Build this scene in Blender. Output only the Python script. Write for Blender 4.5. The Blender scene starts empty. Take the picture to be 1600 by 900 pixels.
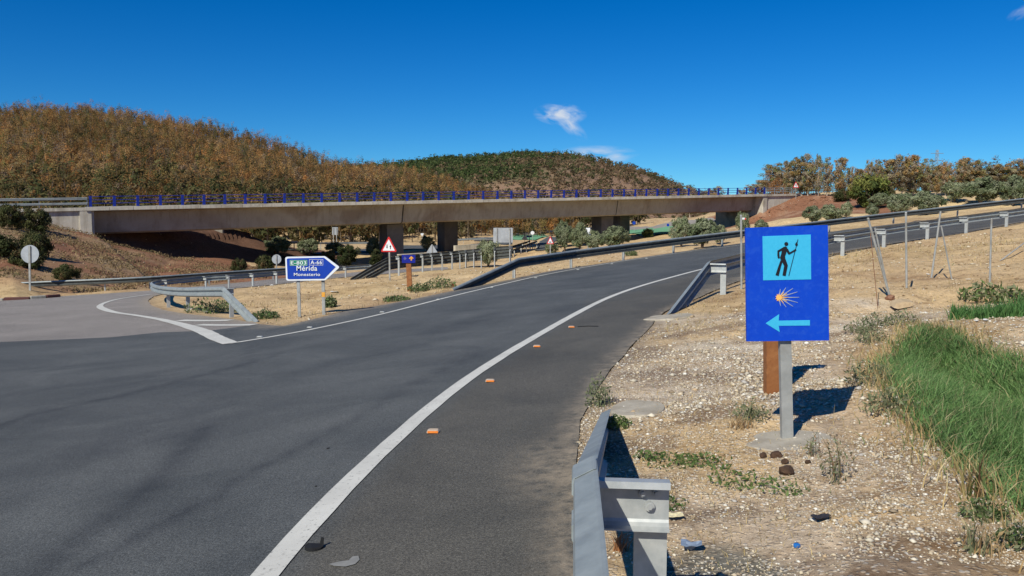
import bpy, math, random
import numpy as np
from mathutils import Vector, Matrix
from mathutils.geometry import delaunay_2d_cdt

# ------------------------------------------------------------------ camera, sky, sun, exposure
SC = bpy.context.scene
F = 1300.0
PITCH = math.atan(100.0 / F)
CAM = np.array([0.0, 0.0, 1.6])
cam = bpy.data.cameras.new('camera')
cam.sensor_width = 36.0
cam.lens = 36.0 * F / 1600.0
cam.clip_start = 0.05
cam.clip_end = 12000
camo = bpy.data.objects.new('camera', cam)
SC.collection.objects.link(camo)
camo.location = CAM
camo.rotation_euler = (math.radians(90) - PITCH, 0, 0)
SC.camera = camo

SUN_EL = math.radians(40)
SUN_AZ = math.radians(31)            # sun stands behind the camera, this far to its left
SUN_DIR = Vector((-math.sin(SUN_AZ) * math.cos(SUN_EL), -math.cos(SUN_AZ) * math.cos(SUN_EL), math.sin(SUN_EL)))
sl = bpy.data.lights.new('sun', 'SUN')
sl.energy = 4.9
sl.angle = math.radians(0.5)
sl.color = (1.0, 0.965, 0.84)
so = bpy.data.objects.new('sun', sl)
SC.collection.objects.link(so)
so.rotation_euler = SUN_DIR.to_track_quat('Z', 'Y').to_euler()
so.location = (0, 0, 50)

W = bpy.data.worlds.new('World')
SC.world = W
W.use_nodes = True
nt = W.node_tree
nt.nodes.clear()
N = nt.nodes.new
L = nt.links.new
out = N('ShaderNodeOutputWorld')
bg = N('ShaderNodeBackground')
bg.inputs['Strength'].default_value = 0.070
sky = N('ShaderNodeTexSky')
sky.sky_type = 'NISHITA'
sky.sun_disc = False
sky.sun_elevation = SUN_EL
sky.sun_rotation = math.radians(180) + SUN_AZ
sky.altitude = 300
sky.air_density = 0.82
sky.dust_density = 0.0
sky.ozone_density = 4.5
hs = N('ShaderNodeHueSaturation')
hs.inputs['Saturation'].default_value = 1.4
L(sky.outputs[0], hs.inputs['Color'])
tint = N('ShaderNodeMix'); tint.data_type = 'RGBA'; tint.blend_type = 'MULTIPLY'; tint.inputs[0].default_value = 1.0
L(hs.outputs[0], tint.inputs[6]); tint.inputs[7].default_value = (.56, 1.10, 1.36, 1)
# wispy clouds, fixed in direction on the sky
tc = N('ShaderNodeTexCoord')
def cloud(center, sx, sz, tilt, dens, seed):
    u, v = center
    c = Vector(((u - 800) / F, 1.0, (350 - v) / F))
    sub = N('ShaderNodeVectorMath'); sub.operation = 'SUBTRACT'
    div = N('ShaderNodeVectorMath'); div.operation = 'DIVIDE'
    sep = N('ShaderNodeSeparateXYZ'); L(tc.outputs['Generated'], sep.inputs[0])
    comb = N('ShaderNodeCombineXYZ')
    for k in range(3):
        L(sep.outputs[1], comb.inputs[k])
    L(tc.outputs['Generated'], div.inputs[0]); L(comb.outputs[0], div.inputs[1])
    L(div.outputs[0], sub.inputs[0]); sub.inputs[1].default_value = c
    mp = N('ShaderNodeMapping'); mp.vector_type = 'TEXTURE'
    mp.inputs['Rotation'].default_value = (0, tilt, 0)
    mp.inputs['Scale'].default_value = (sx, 1, sz)
    L(sub.outputs[0], mp.inputs[0])
    no = N('ShaderNodeTexNoise'); no.inputs['Scale'].default_value = 1.6; no.inputs['Detail'].default_value = 6
    no.noise_dimensions = '4D'; no.inputs['W'].default_value = seed
    no.inputs['Distortion'].default_value = 0.6
    L(mp.outputs[0], no.inputs['Vector'])
    gr = N('ShaderNodeTexGradient'); gr.gradient_type = 'SPHERICAL'
    L(mp.outputs[0], gr.inputs[0])
    m = N('ShaderNodeMath'); m.operation = 'MULTIPLY'; L(gr.outputs['Fac'], m.inputs[0])
    r = N('ShaderNodeMapRange'); r.inputs['From Min'].default_value = 0.38; r.inputs['From Max'].default_value = 0.75
    L(no.outputs['Fac'], r.inputs['Value']); L(r.outputs[0], m.inputs[1])
    g2 = N('ShaderNodeMath'); g2.operation = 'GREATER_THAN'; g2.inputs[1].default_value = 0.0; L(sep.outputs[1], g2.inputs[0])
    m2 = N('ShaderNodeMath'); m2.operation = 'MULTIPLY'; L(m.outputs[0], m2.inputs[0]); L(g2.outputs[0], m2.inputs[1])
    m3 = N('ShaderNodeMath'); m3.operation = 'MULTIPLY'; m3.use_clamp = True; L(m2.outputs[0], m3.inputs[0]); m3.inputs[1].default_value = dens
    return m3
prev = tint.outputs[2]
for args in [((874, 181), .033, .014, .05, 2.2, 1.3), ((888, 196), .030, .010, .75, 1.1, 5.1), ((932, 243), .052, .012, 0.0, 1.6, 7.7), ((1588, 24), .028, .009, -.4, .5, 9.2)]:
    m = cloud(*args)
    mix = N('ShaderNodeMix'); mix.data_type = 'RGBA'
    L(m.outputs[0], mix.inputs[0]); L(prev, mix.inputs[6]); mix.inputs[7].default_value = (9.0, 10.0, 11.5, 1)
    prev = mix.outputs[2]
L(prev, bg.inputs['Color'])
L(bg.outputs[0], out.inputs[0])
SC.view_settings.view_transform = 'Standard'
SC.view_settings.look = 'None'
SC.view_settings.gamma = 1
SC.view_settings.exposure = 0.0
SC.view_settings.use_curve_mapping = False
SC.render.engine = 'CYCLES'
SC.cycles.max_bounces = 5
SC.cycles.diffuse_bounces = 2
SC.cycles.transparent_max_bounces = 4

rng = np.random.default_rng(7)
random.seed(5)
COL = SC.collection

# ------------------------------------------------------------------ helpers: pixels to rays, ground height
def ray(u, v):
    a = (u - 800) / F
    b = (450 - v) / F
    d = np.array([a, math.cos(PITCH) + b * math.sin(PITCH), -math.sin(PITCH) + b * math.cos(PITCH)])
    return d / d[1]
def P(u, v, d):
    return CAM + ray(u, v) * d
def PXY(u, d):                       # x at depth d for pixel column u (near the horizon)
    return (u - 800) / F * d
def gx(x):
    x = np.asarray(x, float)
    s = 1.5
    t = (x + 6) / s
    soft = np.where(t > 20, t, np.log1p(np.exp(np.clip(t, -50, 20)))) * s     # softplus of x+6
    return -0.6 + 0.04 * (x + 6) + 0.06 * soft
def Zp(x, y):
    y = np.asarray(y, float)
    return gx(x) - 0.0193 * np.maximum(y, -20) - 0.0045
def sstep(a, b, x):
    t = np.clip((x - a) / (b - a), 0, 1)
    return t * t * (3 - 2 * t)
def hash2(ix, iy, seed):
    h = (ix.astype(np.int64) * 374761393 + iy.astype(np.int64) * 668265263 + seed * 974634777) & 0xffffffff
    h = ((h ^ (h >> 13)) * 1274126177) & 0xffffffff
    return ((h ^ (h >> 16)) & 0xffff) / 65535.0
def vnoise(x, y, seed=0):
    ix = np.floor(x); iy = np.floor(y)
    fx = x - ix; fy = y - iy
    fx = fx * fx * (3 - 2 * fx); fy = fy * fy * (3 - 2 * fy)
    a = hash2(ix, iy, seed); b = hash2(ix + 1, iy, seed); c = hash2(ix, iy + 1, seed); d = hash2(ix + 1, iy + 1, seed)
    return (a + (b - a) * fx) * (1 - fy) + (c + (d - c) * fx) * fy - 0.5
def fbm(x, y, seed=0, octs=4):
    r = 0; a = 1.0
    for k in range(octs):
        r = r + a * vnoise(x * 2 ** k + 17.3 * k, y * 2 ** k + 5.1 * k, seed + k)
        a *= 0.5
    return r

# bridge frame
B0 = np.array([-42.0, 84.0, 3.25]); B1 = np.array([42.0, 139.4, 6.5])      # top of the deck edge nearest the camera
BL = float(np.hypot(*(B1 - B0)[:2])); BD = (B1 - B0)[:2] / BL; BN = np.array([-BD[1], BD[0]])   # BN points away from the camera
BG = (B1[2] - B0[2]) / BL
def bst(x, y):
    dx = x - B0[0]; dy = y - B0[1]
    return dx * BD[0] + dy * BD[1], dx * BN[0] + dy * BN[1]
def bxy(s, t):
    return B0[0] + BD[0] * s + BN[0] * t, B0[1] + BD[1] * s + BN[1] * t
def bz(s):
    return B0[2] + BG * s

CTRL = [(650, 425, 100), (560, 424, 96), (800, 420, 92), (500, 424, 92), (900, 418, 88), (600, 395, 130), (750, 395, 125), (700, 386, 150), (850, 382, 160), (1000, 386, 108),
        (1050, 364, 150), (1085, 357, 185), (960, 368, 180), (830, 372, 200), (560, 378, 180), (450, 380, 180), (300, 380, 180), (100, 380, 180), (1000, 358, 260), (1120, 345, 320),
        (850, 363, 300), (700, 366, 300), (500, 368, 300), (1340, 351, 72), (1400, 345, 66), (1550, 322, 80), (1500, 306, 120), (1400, 310, 130), (1300, 331, 105), (1250, 345, 90),
        (1560, 296, 180), (1400, 299, 200), (1300, 299, 220), (1200, 299, 250), (1700, 300, 120), (1700, 290, 200), (1800, 315, 70), (1150, 362, 95), (1000, 400, 70), (300, 400, 90), (100, 400, 80),
        (-200, 395, 100), (-600, 390, 150), (1120, 340, 420), (900, 358, 500), (2200, 290, 150), (1130, 350, 240)]
CP = np.array([[PXY(u, d), d, 1.6 + (350 - v) * d / F] for u, v, d in CTRL])

HU = np.array([-1500, -700, -300, 0, 60, 150, 230, 300, 370, 450, 540, 620, 700, 750, 820, 900, 1000, 1300])
HV = 13 + np.array([340, 260, 195, 178, 172, 174, 184, 198, 214, 234, 258, 268, 280, 298, 322, 345, 358, 362])
GU = np.array([-900, 200, 500, 620, 680, 720, 760, 820, 880, 950, 1010, 1050, 1090, 1150, 1300, 1700, 2600])
GV = np.array([330, 300, 275, 263, 254, 253, 247, 241, 245, 259, 272, 290, 304, 318, 338, 345, 350])

def ditch_poly_px():
    return [(1383, 562), (1397, 622), (1440, 668), (1480, 705), (1540, 745), (1600, 800), (1800, 900), (2100, 900), (2000, 640), (1760, 560), (1600, 545), (1560, 535), (1520, 528), (1490, 512), (1440, 512), (1405, 535)]

def inside_poly(px, py, poly):
    px = np.asarray(px, float); py = np.asarray(py, float)
    ins = np.zeros(px.shape, bool)
    n = len(poly)
    for i in range(n):
        x1, y1 = poly[i][:2]; x2, y2 = poly[(i + 1) % n][:2]
        if y1 == y2: continue
        c = ((y1 > py) != (y2 > py)) & (px < (x2 - x1) * (py - y1) / (y2 - y1) + x1)
        ins ^= c
    return ins
def dist_line(px, py, pts, closed=False):
    px = np.asarray(px, float); py = np.asarray(py, float)
    d2 = np.full(px.shape, 1e18)
    n = len(pts)
    for i in range(n if closed else n - 1):
        x1, y1 = pts[i][:2]; x2, y2 = pts[(i + 1) % n][:2]
        vx, vy = x2 - x1, y2 - y1
        ll = vx * vx + vy * vy + 1e-12
        t = np.clip(((px - x1) * vx + (py - y1) * vy) / ll, 0, 1)
        d2 = np.minimum(d2, (px - x1 - t * vx) ** 2 + (py - y1 - t * vy) ** 2)
    return np.sqrt(d2)

def Gs(u, v, off=0.0):
    """ground point of a pixel on the smooth near surface"""
    r = ray(u, v)
    lo, hi = 0.5, 0.5
    while True:
        hi = lo * 1.01
        if CAM[2] + r[2] * hi < float(Zp(r[0] * hi, hi)) + off or hi > 400: break
        lo = hi
    for _ in range(30):
        m = (lo + hi) / 2
        if CAM[2] + r[2] * m < float(Zp(r[0] * m, m)) + off: hi = m
        else: lo = m
    p = CAM + r * hi
    return p
DITCH = [tuple(Gs(u, v)[:2]) for u, v in ditch_poly_px()]
DITCH2 = [tuple(Gs(u, v)[:2]) for u, v in [(1480, 505), (1540, 498), (1600, 490), (1750, 470), (1750, 450), (1640, 466), (1590, 476), (1530, 487), (1490, 492)]]

def Hfar(x, y):
    num = 0; den = 0
    for cx, cy, cz in CP:
        w = ((x - cx) ** 2 + (y - cy) ** 2 + 60.0) ** -1.6
        num = num + w * cz; den = den + w
    return num / den
def Hbase(x, y):
    x = np.asarray(x, float); y = np.asarray(y, float)
    w = sstep(55, 84, y + np.clip(x - 25, 0, 30) * -0.6)
    z = Zp(x, y) * (1 - w) + Hfar(x, y) * w
    # bridge embankments
    s, t = bst(x, y)
    s = s - 1.3 * np.clip(t - 2, 0, 16)
    e = np.minimum(s, BL - s)
    left = s < BL / 2
    hw = 4.0
    tt = np.maximum(0, np.abs(t - 11) - 15.0)
    kt = np.where(left, .115, .17)
    ke = np.where(e < 0, .28, .33)
    zd = bz(np.clip(s, -60, BL + 60)) - 0.35
    he = zd - ke * np.maximum(0, e + 9) - kt * tt - np.where(e + 9 > 0, 0, 0)
    he = np.where(e + 9 < 0, zd - kt * tt, he)
    z = np.maximum(z, he)
    # hills
    yy = np.maximum(y, 1.0)
    u = 800 + F * x / yy
    hr = 1.6 + (350 - np.interp(u, HU, HV)) * 420 / F
    q = np.clip((y - 185) / 235, 0, 1)
    prof = q * (1.15 - 0.15 * q)
    h1 = -2.5 + (hr + 2.5) * prof * np.where(y > 420, np.clip(1 - (y - 420) / 700, 0.0, 1), 1)
    h1 = h1 + np.where(y > 200, fbm(x / 45, y / 45, 3) * 5 * q, 0)
    h1 = np.where((y < 185) | (u > 1200), -99, h1)
    z = np.maximum(z, h1)
    gr = 1.6 + (350 - np.interp(u, GU, GV)) * 1000 / F
    q2 = np.clip((y - 470) / 530, 0, 1)
    h2 = -2.5 + (gr + 2.5) * q2 * (1.2 - .2 * q2) * np.where(y > 1000, np.clip(1 - (y - 1000) / 1200, 0, 1), 1)
    h2 = h2 + np.where(y > 500, fbm(x / 110, y / 110, 9) * 14 * np.sqrt(q2) * (1 - q2 * .6), 0)
    h2 = np.where(y < 470, -99, h2)
    z = np.maximum(z, h2)
    return z

EDGE = []          # pavement outlines, filled below
def dist_pave(x, y):
    d = np.full(np.shape(x), 1e9)
    for poly in EDGE:
        dd = dist_line(x, y, poly, True)
        dd = np.where(inside_poly(x, y, poly), -dd, dd)
        d = np.minimum(d, dd)
    return d
def Hdetail(x, y, dp):
    """bumps of the bare ground, none at the pavement's edge"""
    k = sstep(0.05, 1.6, dp) * np.clip(1.3 - y / 900, .2, 1)
    far = sstep(60, 130, y)
    b = fbm(x / 1.7, y / 1.7, 11, 5) * 0.17 + fbm(x / 7, y / 7, 12, 3) * 0.32 * sstep(0.6, 5, dp) + far * fbm(x / 12, y / 12, 4) * .25
    near = fbm(x / 0.35, y / 0.35, 15, 3) * 0.035 * (1 - sstep(15, 40, y))
    return (b + near) * k
def ditch_drop(x, y):
    d1 = dist_line(x, y, DITCH, True); i1 = inside_poly(x, y, DITCH)
    d2 = dist_line(x, y, DITCH2, True); i2 = inside_poly(x, y, DITCH2)
    z = np.where(i1, sstep(-.15, .9, d1) * .55, np.where(d1 < .15, 0, 0)) + np.where(i2, sstep(0, .6, d2) * .2, 0)
    return z
def H(x, y):
    x = np.atleast_1d(np.asarray(x, float)); y = np.atleast_1d(np.asarray(y, float))
    dp = dist_pave(x, y)
    z = Hbase(x, y) + Hdetail(x, y, dp)
    near = (y > 2) & (y < 30) & (x > 0) & (x < 20)
    if near.any():
        z[near] -= ditch_drop(x[near], y[near])
    return z
def H1(x, y): return float(H(x, y)[0])
def G(u, v, dmax=2000, d0=1.0):
    """first hit of the ray of a pixel with the ground"""
    r = ray(u, v)
    ds = d0 * 1.01 ** np.arange(int(math.log(dmax / d0) / math.log(1.01)))
    hz = H(r[0] * ds, ds)
    zz = CAM[2] + r[2] * ds
    k = np.argmax(zz < hz)
    if not (zz < hz).any(): return CAM + r * dmax
    lo, hi = ds[max(k - 1, 0)], ds[k]
    t = np.linspace(lo, hi, 20); h2 = H(r[0] * t, t); z2 = CAM[2] + r[2] * t
    j = int(np.argmax(z2 < h2))
    return np.array([r[0] * t[j], t[j], h2[j]])

# ------------------------------------------------------------------ helpers: objects
def tag(o, label=None, cat=None, group=None, kind=None):
    if label: o['label'] = label
    if cat: o['category'] = cat
    if group: o['group'] = group
    if kind: o['kind'] = kind
    return o
def wloc(o):
    v = Vector((0, 0, 0))
    while o is not None:
        v = v + o.location; o = o.parent
    return v
def thing(name, label, cat, loc=(0, 0, 0), group=None):
    o = bpy.data.objects.new(name, None)
    o.empty_display_size = 0.2
    COL.objects.link(o); o.location = Vector([float(c) for c in loc])
    return tag(o, label, cat, group)
def link(name, me, parent=None, loc=None):
    o = bpy.data.objects.new(name, me); COL.objects.link(o)
    if parent is not None: o.parent = parent
    if loc is not None: o.location = loc
    return o
class MB:
    def __init__(s): s.v = []; s.f = []; s.m = []; s.mi = 0
    def add(s, vs, fs):
        n = len(s.v); s.v += [tuple(float(c) for c in p) for p in vs]
        s.f += [tuple(i + n for i in f) for f in fs]; s.m += [s.mi] * len(fs)
    def box(s, c, size, R=None, bev=0.0):
        c = Vector(c); hx, hy, hz = [a / 2 for a in size]
        R = R or Matrix.Identity(3)
        if bev <= 0:
            vs = [c + R @ Vector((x * hx, y * hy, z * hz)) for x in (-1, 1) for y in (-1, 1) for z in (-1, 1)]
            s.add(vs, [(0, 1, 3, 2), (4, 6, 7, 5), (0, 4, 5, 1), (2, 3, 7, 6), (0, 2, 6, 4), (1, 5, 7, 3)])
        else:
            b = bev
            ring = [(hx, hy - b), (hx - b, hy), (-hx + b, hy), (-hx, hy - b), (-hx, -hy + b), (-hx + b, -hy), (hx - b, -hy), (hx, -hy + b)]
            k = []
            for z, sc in ((-hz, 1), (hz - b, 1), (hz, 0)):
                for x, y in ring:
                    if not sc: x -= math.copysign(b, x); y -= math.copysign(b, y)
                    k.append(c + R @ Vector((x, y, z)))
            fs = [tuple(range(7, -1, -1)), tuple(range(16, 24))]
            for r in (0, 8):
                for i in range(8): fs.append((r + i, r + (i + 1) % 8, r + 8 + (i + 1) % 8, r + 8 + i))
            s.add(k, fs)
    def tube(s, pts, rad, n=8, cap=True):
        pts = [Vector([float(c) for c in p]) for p in pts]
        rs = rad if hasattr(rad, '__len__') else [rad] * len(pts)
        base = len(s.v); vs = []
        for i, p in enumerate(pts):
            t = (pts[min(i + 1, len(pts) - 1)] - pts[max(i - 1, 0)]).normalized()
            a = t.cross(Vector((0, 0, 1)))
            if a.length < .05: a = t.cross(Vector((1, 0, 0)))
            a.normalize(); b = t.cross(a)
            for k in range(n):
                an = 2 * math.pi * k / n
                vs.append(p + (a * math.cos(an) + b * math.sin(an)) * rs[i])
        fs = []
        for i in range(len(pts) - 1):
            for k in range(n):
                fs.append((i * n + k, i * n + (k + 1) % n, (i + 1) * n + (k + 1) % n, (i + 1) * n + k))
        if cap: fs += [tuple(range(n - 1, -1, -1)), tuple((len(pts) - 1) * n + k for k in range(n))]
        s.add(vs, fs)
    def prism(s, poly, o, X, Y, depth):
        """polygon in the plane (o, X, Y), extruded by vector depth"""
        o = Vector(o); X = Vector(X); Y = Vector(Y); D = Vector(depth); n = len(poly)
        a = [o + X * p[0] + Y * p[1] for p in poly]
        s.add(a + [p + D for p in a], [tuple(range(n)), tuple(range(2 * n - 1, n - 1, -1))] + [(i, i + n, (i + 1) % n + n, (i + 1) % n) for i in range(n)])
    def build(s, name, mat, parent=None, loc=None, smooth=False):
        o = link(name, None, parent) if False else None
        org = Vector([float(c) for c in loc]) if loc is not None else (wloc(parent) if parent is not None else Vector((0, 0, 0)))
        me = bpy.data.meshes.new(name)
        me.from_pydata([tuple(Vector(p) - org) for p in s.v], [], s.f)
        for m in (mat if isinstance(mat, (list, tuple)) else [mat]): me.materials.append(m)
        if isinstance(mat, (list, tuple)): me.polygons.foreach_set('material_index', s.m)
        if smooth: me.polygons.foreach_set('use_smooth', [True] * len(me.polygons))
        me.update()
        o = link(name, me, parent)
        if loc is not None: o.location = org - (wloc(parent) if parent is not None else Vector((0, 0, 0)))
        return o
def np_mesh(name, V, Fq, mat, col=None, smooth=False):
    """fast mesh from numpy arrays; faces all the same size"""
    me = bpy.data.meshes.new(name)
    n, k = Fq.shape
    me.vertices.add(len(V)); me.vertices.foreach_set('co', V.astype(np.float32).ravel())
    me.loops.add(n * k); me.loops.foreach_set('vertex_index', Fq.astype(np.int32).ravel())
    me.polygons.add(n); me.polygons.foreach_set('loop_start', np.arange(n, dtype=np.int32) * k)
    if smooth: me.polygons.foreach_set('use_smooth', np.ones(n, bool))
    me.update(calc_edges=True)
    if col is not None:
        c = np.ones((len(V), 4), np.float32); c[:, :col.shape[1]] = col
        a = me.color_attributes.new('Col', 'FLOAT_COLOR', 'POINT'); a.data.foreach_set('color', c.ravel())
    me.materials.append(mat)
    return me
def children(o): return [c for c in bpy.data.objects if c.parent == o]
def copy_tree(o, parent=None):
    c = o.copy(); COL.objects.link(c)
    if parent is not None: c.parent = parent
    for ch in list(o.children): copy_tree(ch, c)
    return c
def catmull(pts, step=0.5):
    pts = [np.array(p, float) for p in pts]
    out = []
    for i in range(len(pts) - 1):
        p0 = pts[max(i - 1, 0)]; p1 = pts[i]; p2 = pts[i + 1]; p3 = pts[min(i + 2, len(pts) - 1)]
        if i == 0: p0 = 2 * p1 - p2
        if i == len(pts) - 2: p3 = 2 * p2 - p1
        n = max(2, int(np.linalg.norm((p2 - p1)[:2]) / step))
        # centripetal form keeps uneven spacing smooth
        t0 = 0; t1 = t0 + np.linalg.norm(p1 - p0) ** .5 + 1e-6; t2 = t1 + np.linalg.norm(p2 - p1) ** .5 + 1e-6; t3 = t2 + np.linalg.norm(p3 - p2) ** .5 + 1e-6
        for k in range(n):
            t = t1 + (t2 - t1) * k / n
            A1 = (t1 - t) / (t1 - t0) * p0 + (t - t0) / (t1 - t0) * p1
            A2 = (t2 - t) / (t2 - t1) * p1 + (t - t1) / (t2 - t1) * p2
            A3 = (t3 - t) / (t3 - t2) * p2 + (t - t2) / (t3 - t2) * p3
            Bb1 = (t2 - t) / (t2 - t0) * A1 + (t - t0) / (t2 - t0) * A2
            Bb2 = (t3 - t) / (t3 - t1) * A2 + (t - t1) / (t3 - t1) * A3
            out.append((t2 - t) / (t2 - t1) * Bb1 + (t - t1) / (t2 - t1) * Bb2)
    out.append(pts[-1])
    return np.array(out)

# ------------------------------------------------------------------ materials
def newmat(name):
    m = bpy.data.materials.new(name); m.use_nodes = True
    nt = m.node_tree; b = nt.nodes['Principled BSDF']
    return m, nt, b
def lk(nt, a, b): nt.links.new(a, b)
def mixrgb(nt, fac, a, b, mode='MIX'):
    n = nt.nodes.new('ShaderNodeMix'); n.data_type = 'RGBA'; n.blend_type = mode
    for sock, val in ((0, fac), (6, a), (7, b)):
        if hasattr(val, 'is_linked') or hasattr(val, 'links'): nt.links.new(val, n.inputs[sock])
        elif sock == 0: n.inputs[0].default_value = val
        else: n.inputs[sock].default_value = (*val[:3], 1)
    return n.outputs[2]
def noise(nt, scale, detail=4, rough=.55, coord='Object', dist=0.0, vec=None):
    n = nt.nodes.new('ShaderNodeTexNoise')
    n.inputs['Scale'].default_value = scale; n.inputs['Detail'].default_value = detail; n.inputs['Roughness'].default_value = rough; n.inputs['Distortion'].default_value = dist
    if vec is None:
        t = nt.nodes.new('ShaderNodeTexCoord'); vec = t.outputs[coord]
    nt.links.new(vec, n.inputs['Vector'])
    return n.outputs['Fac']
def ramp(nt, fac, stops):
    r = nt.nodes.new('ShaderNodeValToRGB'); nt.links.new(fac, r.inputs[0])
    while len(r.color_ramp.elements) < len(stops): r.color_ramp.elements.new(0.5)
    for e, (p, c) in zip(r.color_ramp.elements, stops):
        e.position = p; e.color = (c, c, c, 1) if not hasattr(c, '__len__') else (*c[:3], 1)
    return r.outputs[0]
def rng_map(nt, v, a, b, c=0.0, d=1.0):
    r = nt.nodes.new('ShaderNodeMapRange'); nt.links.new(v, r.inputs[0])
    for k, x in zip((1, 2, 3, 4), (a, b, c, d)): r.inputs[k].default_value = x
    return r.outputs[0]
def bump(nt, h, strength, dist, b):
    n = nt.nodes.new('ShaderNodeBump'); n.inputs['Strength'].default_value = strength; n.inputs['Distance'].default_value = dist
    nt.links.new(h, n.inputs['Height']); nt.links.new(n.outputs[0], b.inputs['Normal'])
def simple(name, c1, c2=None, scale=6, rough=.7, metallic=0, bmp=0, bscale=40, c3=None, s3=1.2, spec=.4, streak=0):
    m, nt, b = newmat(name)
    b.inputs['Roughness'].default_value = rough; b.inputs['Metallic'].default_value = metallic
    b.inputs['Specular IOR Level'].default_value = spec
    if c2 is None: c2 = tuple(c * .8 for c in c1)
    f = rng_map(nt, noise(nt, scale, 6, .65), .35, .65)
    c = mixrgb(nt, f, c1, c2)
    if c3 is not None:
        f3 = rng_map(nt, noise(nt, s3, 5, .6, dist=.5), .5, .68)
        c = mixrgb(nt, f3, c, c3)
    if streak:       # rain streaks running down the face
        t = nt.nodes.new('ShaderNodeTexCoord'); mp = nt.nodes.new('ShaderNodeMapping'); mp.inputs['Scale'].default_value = (2.2, 2.2, .12); nt.links.new(t.outputs['Object'], mp.inputs[0])
        c = mixrgb(nt, rng_map(nt, noise(nt, 1.0, 6, .75, vec=mp.outputs[0]), .50, .72, 0, streak), c, mixrgb(nt, 1.0, c, (.45, .40, .35), 'MULTIPLY'))
    lk(nt, c, b.inputs['Base Color'])
    if bmp: bump(nt, noise(nt, bscale, 5, .6), bmp, .02, b)
    return m

GALV = simple('galvanised_steel', (.31, .34, .34), (.23, .255, .26), 9, .5, .12, .05, 60, c3=(.20, .22, .23), s3=2.2)
GALV_OLD = simple('weathered_galvanised_steel', (.40, .40, .38), (.26, .265, .255), 5, .6, .2, .05, 50, c3=(.22, .2, .17), s3=3)
RAIL_SHADED = simple('shaded_rail_steel', (.085, .09, .085), (.06, .063, .06), 6, .6, 0, .04, 40, c3=(.045, .045, .045), s3=2, spec=.15)  # rail steel with the shade of sunless faces put into its colour
ZINC = simple('pale_zinc', (.5, .51, .5), (.38, .4, .4), 14, .5, .3)
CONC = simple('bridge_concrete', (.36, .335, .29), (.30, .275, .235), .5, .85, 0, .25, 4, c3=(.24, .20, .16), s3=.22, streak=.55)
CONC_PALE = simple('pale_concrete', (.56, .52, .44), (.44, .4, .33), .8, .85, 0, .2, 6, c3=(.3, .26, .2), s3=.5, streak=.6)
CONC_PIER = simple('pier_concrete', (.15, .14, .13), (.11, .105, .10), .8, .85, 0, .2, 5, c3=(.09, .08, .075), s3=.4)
CONC_GROUND = simple('ground_concrete', (.46, .41, .33), (.34, .3, .235), 5, .9, 0, .4, 30, c3=(.28, .23, .17), s3=2)
BLUEP = simple('bridge_blue_paint', (.008, .030, .30), (.006, .022, .22), 3, .45)
BLUES = simple('sign_blue', (.004, .062, .54), (.004, .052, .49), 5, .4, 0, 0, c3=(.012, .075, .53), s3=28, spec=.2)
BLUE_MID = simple('sign_traffic_blue', (.006, .048, .38), (.005, .04, .34), 5, .4)
BLUE_DK = simple('sign_dark_blue', (.006, .012, .22), (.008, .016, .26), 9, .4)
CYAN = simple('sign_cyan', (.05, .47, .74), (.04, .43, .70), 40, .5, spec=.3)
BLACK = simple('black_vinyl', (.006, .006, .012), None, 5, .6)
WHITE = simple('sign_white', (.78, .8, .82), (.7, .72, .75), 8, .45)
RED = simple('sign_red', (.58, .02, .02), (.5, .02, .018), 6, .45)
GREEN_S = simple('sign_green', (.01, .24, .13), None, 6, .45)
YEL = simple('sign_yellow', (.75, .38, .05), (.7, .3, .04), 9, .5)
ORANGE = simple('shell_orange', (.88, .42, .08), (.9, .5, .16), 60, .55)
SHELL = simple('shell_pale', (.26, .34, .52), (.36, .42, .52), 60, .55)
SHELL_GREY = simple('shell_faded', (.12, .13, .3), None, 60, .55)
GREY_BACK = simple('sign_back_grey', (.42, .44, .46), (.34, .36, .38), 3, .5, .2, c3=(.3, .31, .32), s3=1)
WOOD = simple('brown_treated_wood', (.30, .115, .035), (.21, .075, .022), 4, .7, 0, .3, 20, c3=(.34, .14, .045), s3=9)
RUBBER = simple('black_rubber', (.012, .012, .013), None, 9, .8)
STUD_O = simple('orange_reflector', (.95, .28, .04), (.85, .22, .03), 30, .35)
STUD_W = simple('white_reflector', (.6, .59, .54), (.45, .44, .4), 30, .35)
BARK = simple('grey_brown_bark', (.17, .125, .09), (.09, .065, .045), 6, .9, 0, .6, 12)
BARK_PALE = simple('pale_eucalyptus_bark', (.42, .36, .29), (.25, .19, .14), 3, .9, 0, .3, 8)
RUST = simple('rusty_iron', (.16, .06, .025), (.26, .14, .09), 12, .85)
PLAST_W = simple('white_litter', (.82, .82, .8), (.7, .7, .68), 20, .6)
SPONGE = simple('cream_foam', (.75, .66, .42), (.62, .54, .34), 30, .9, 0, .4, 60)
BLUECAP = simple('blue_plastic', (.02, .16, .5), None, 20, .4)
CUP = simple('blue_grey_carton', (.2, .26, .36), (.14, .18, .26), 9, .6)
CLOTH = simple('dark_rag', (.03, .03, .04), None, 12, .9)
CLOD = simple('dark_peat_clod', (.05, .028, .016), (.09, .05, .03), 20, .95, 0, .6, 40)
REDLENS = simple('dark_red_lens', (.25, .012, .01), None, 20, .35)
REDLIT = simple('red_plastic', (.7, .05, .03), None, 20, .35)
KERB_RED = simple('kerb_red_paint', (.11, .035, .03), (.09, .045, .04), 6, .8)
KERB_WHITE = simple('kerb_white_paint', (.36, .34, .3), (.26, .24, .2), 6, .8)
GREENPAINT = simple('green_road_paint', (.16, .36, .19), (.13, .30, .155), .3, .85)
PALEROAD = simple('pale_road_surface', (.30, .27, .24), (.24, .215, .19), .3, .9)

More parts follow.
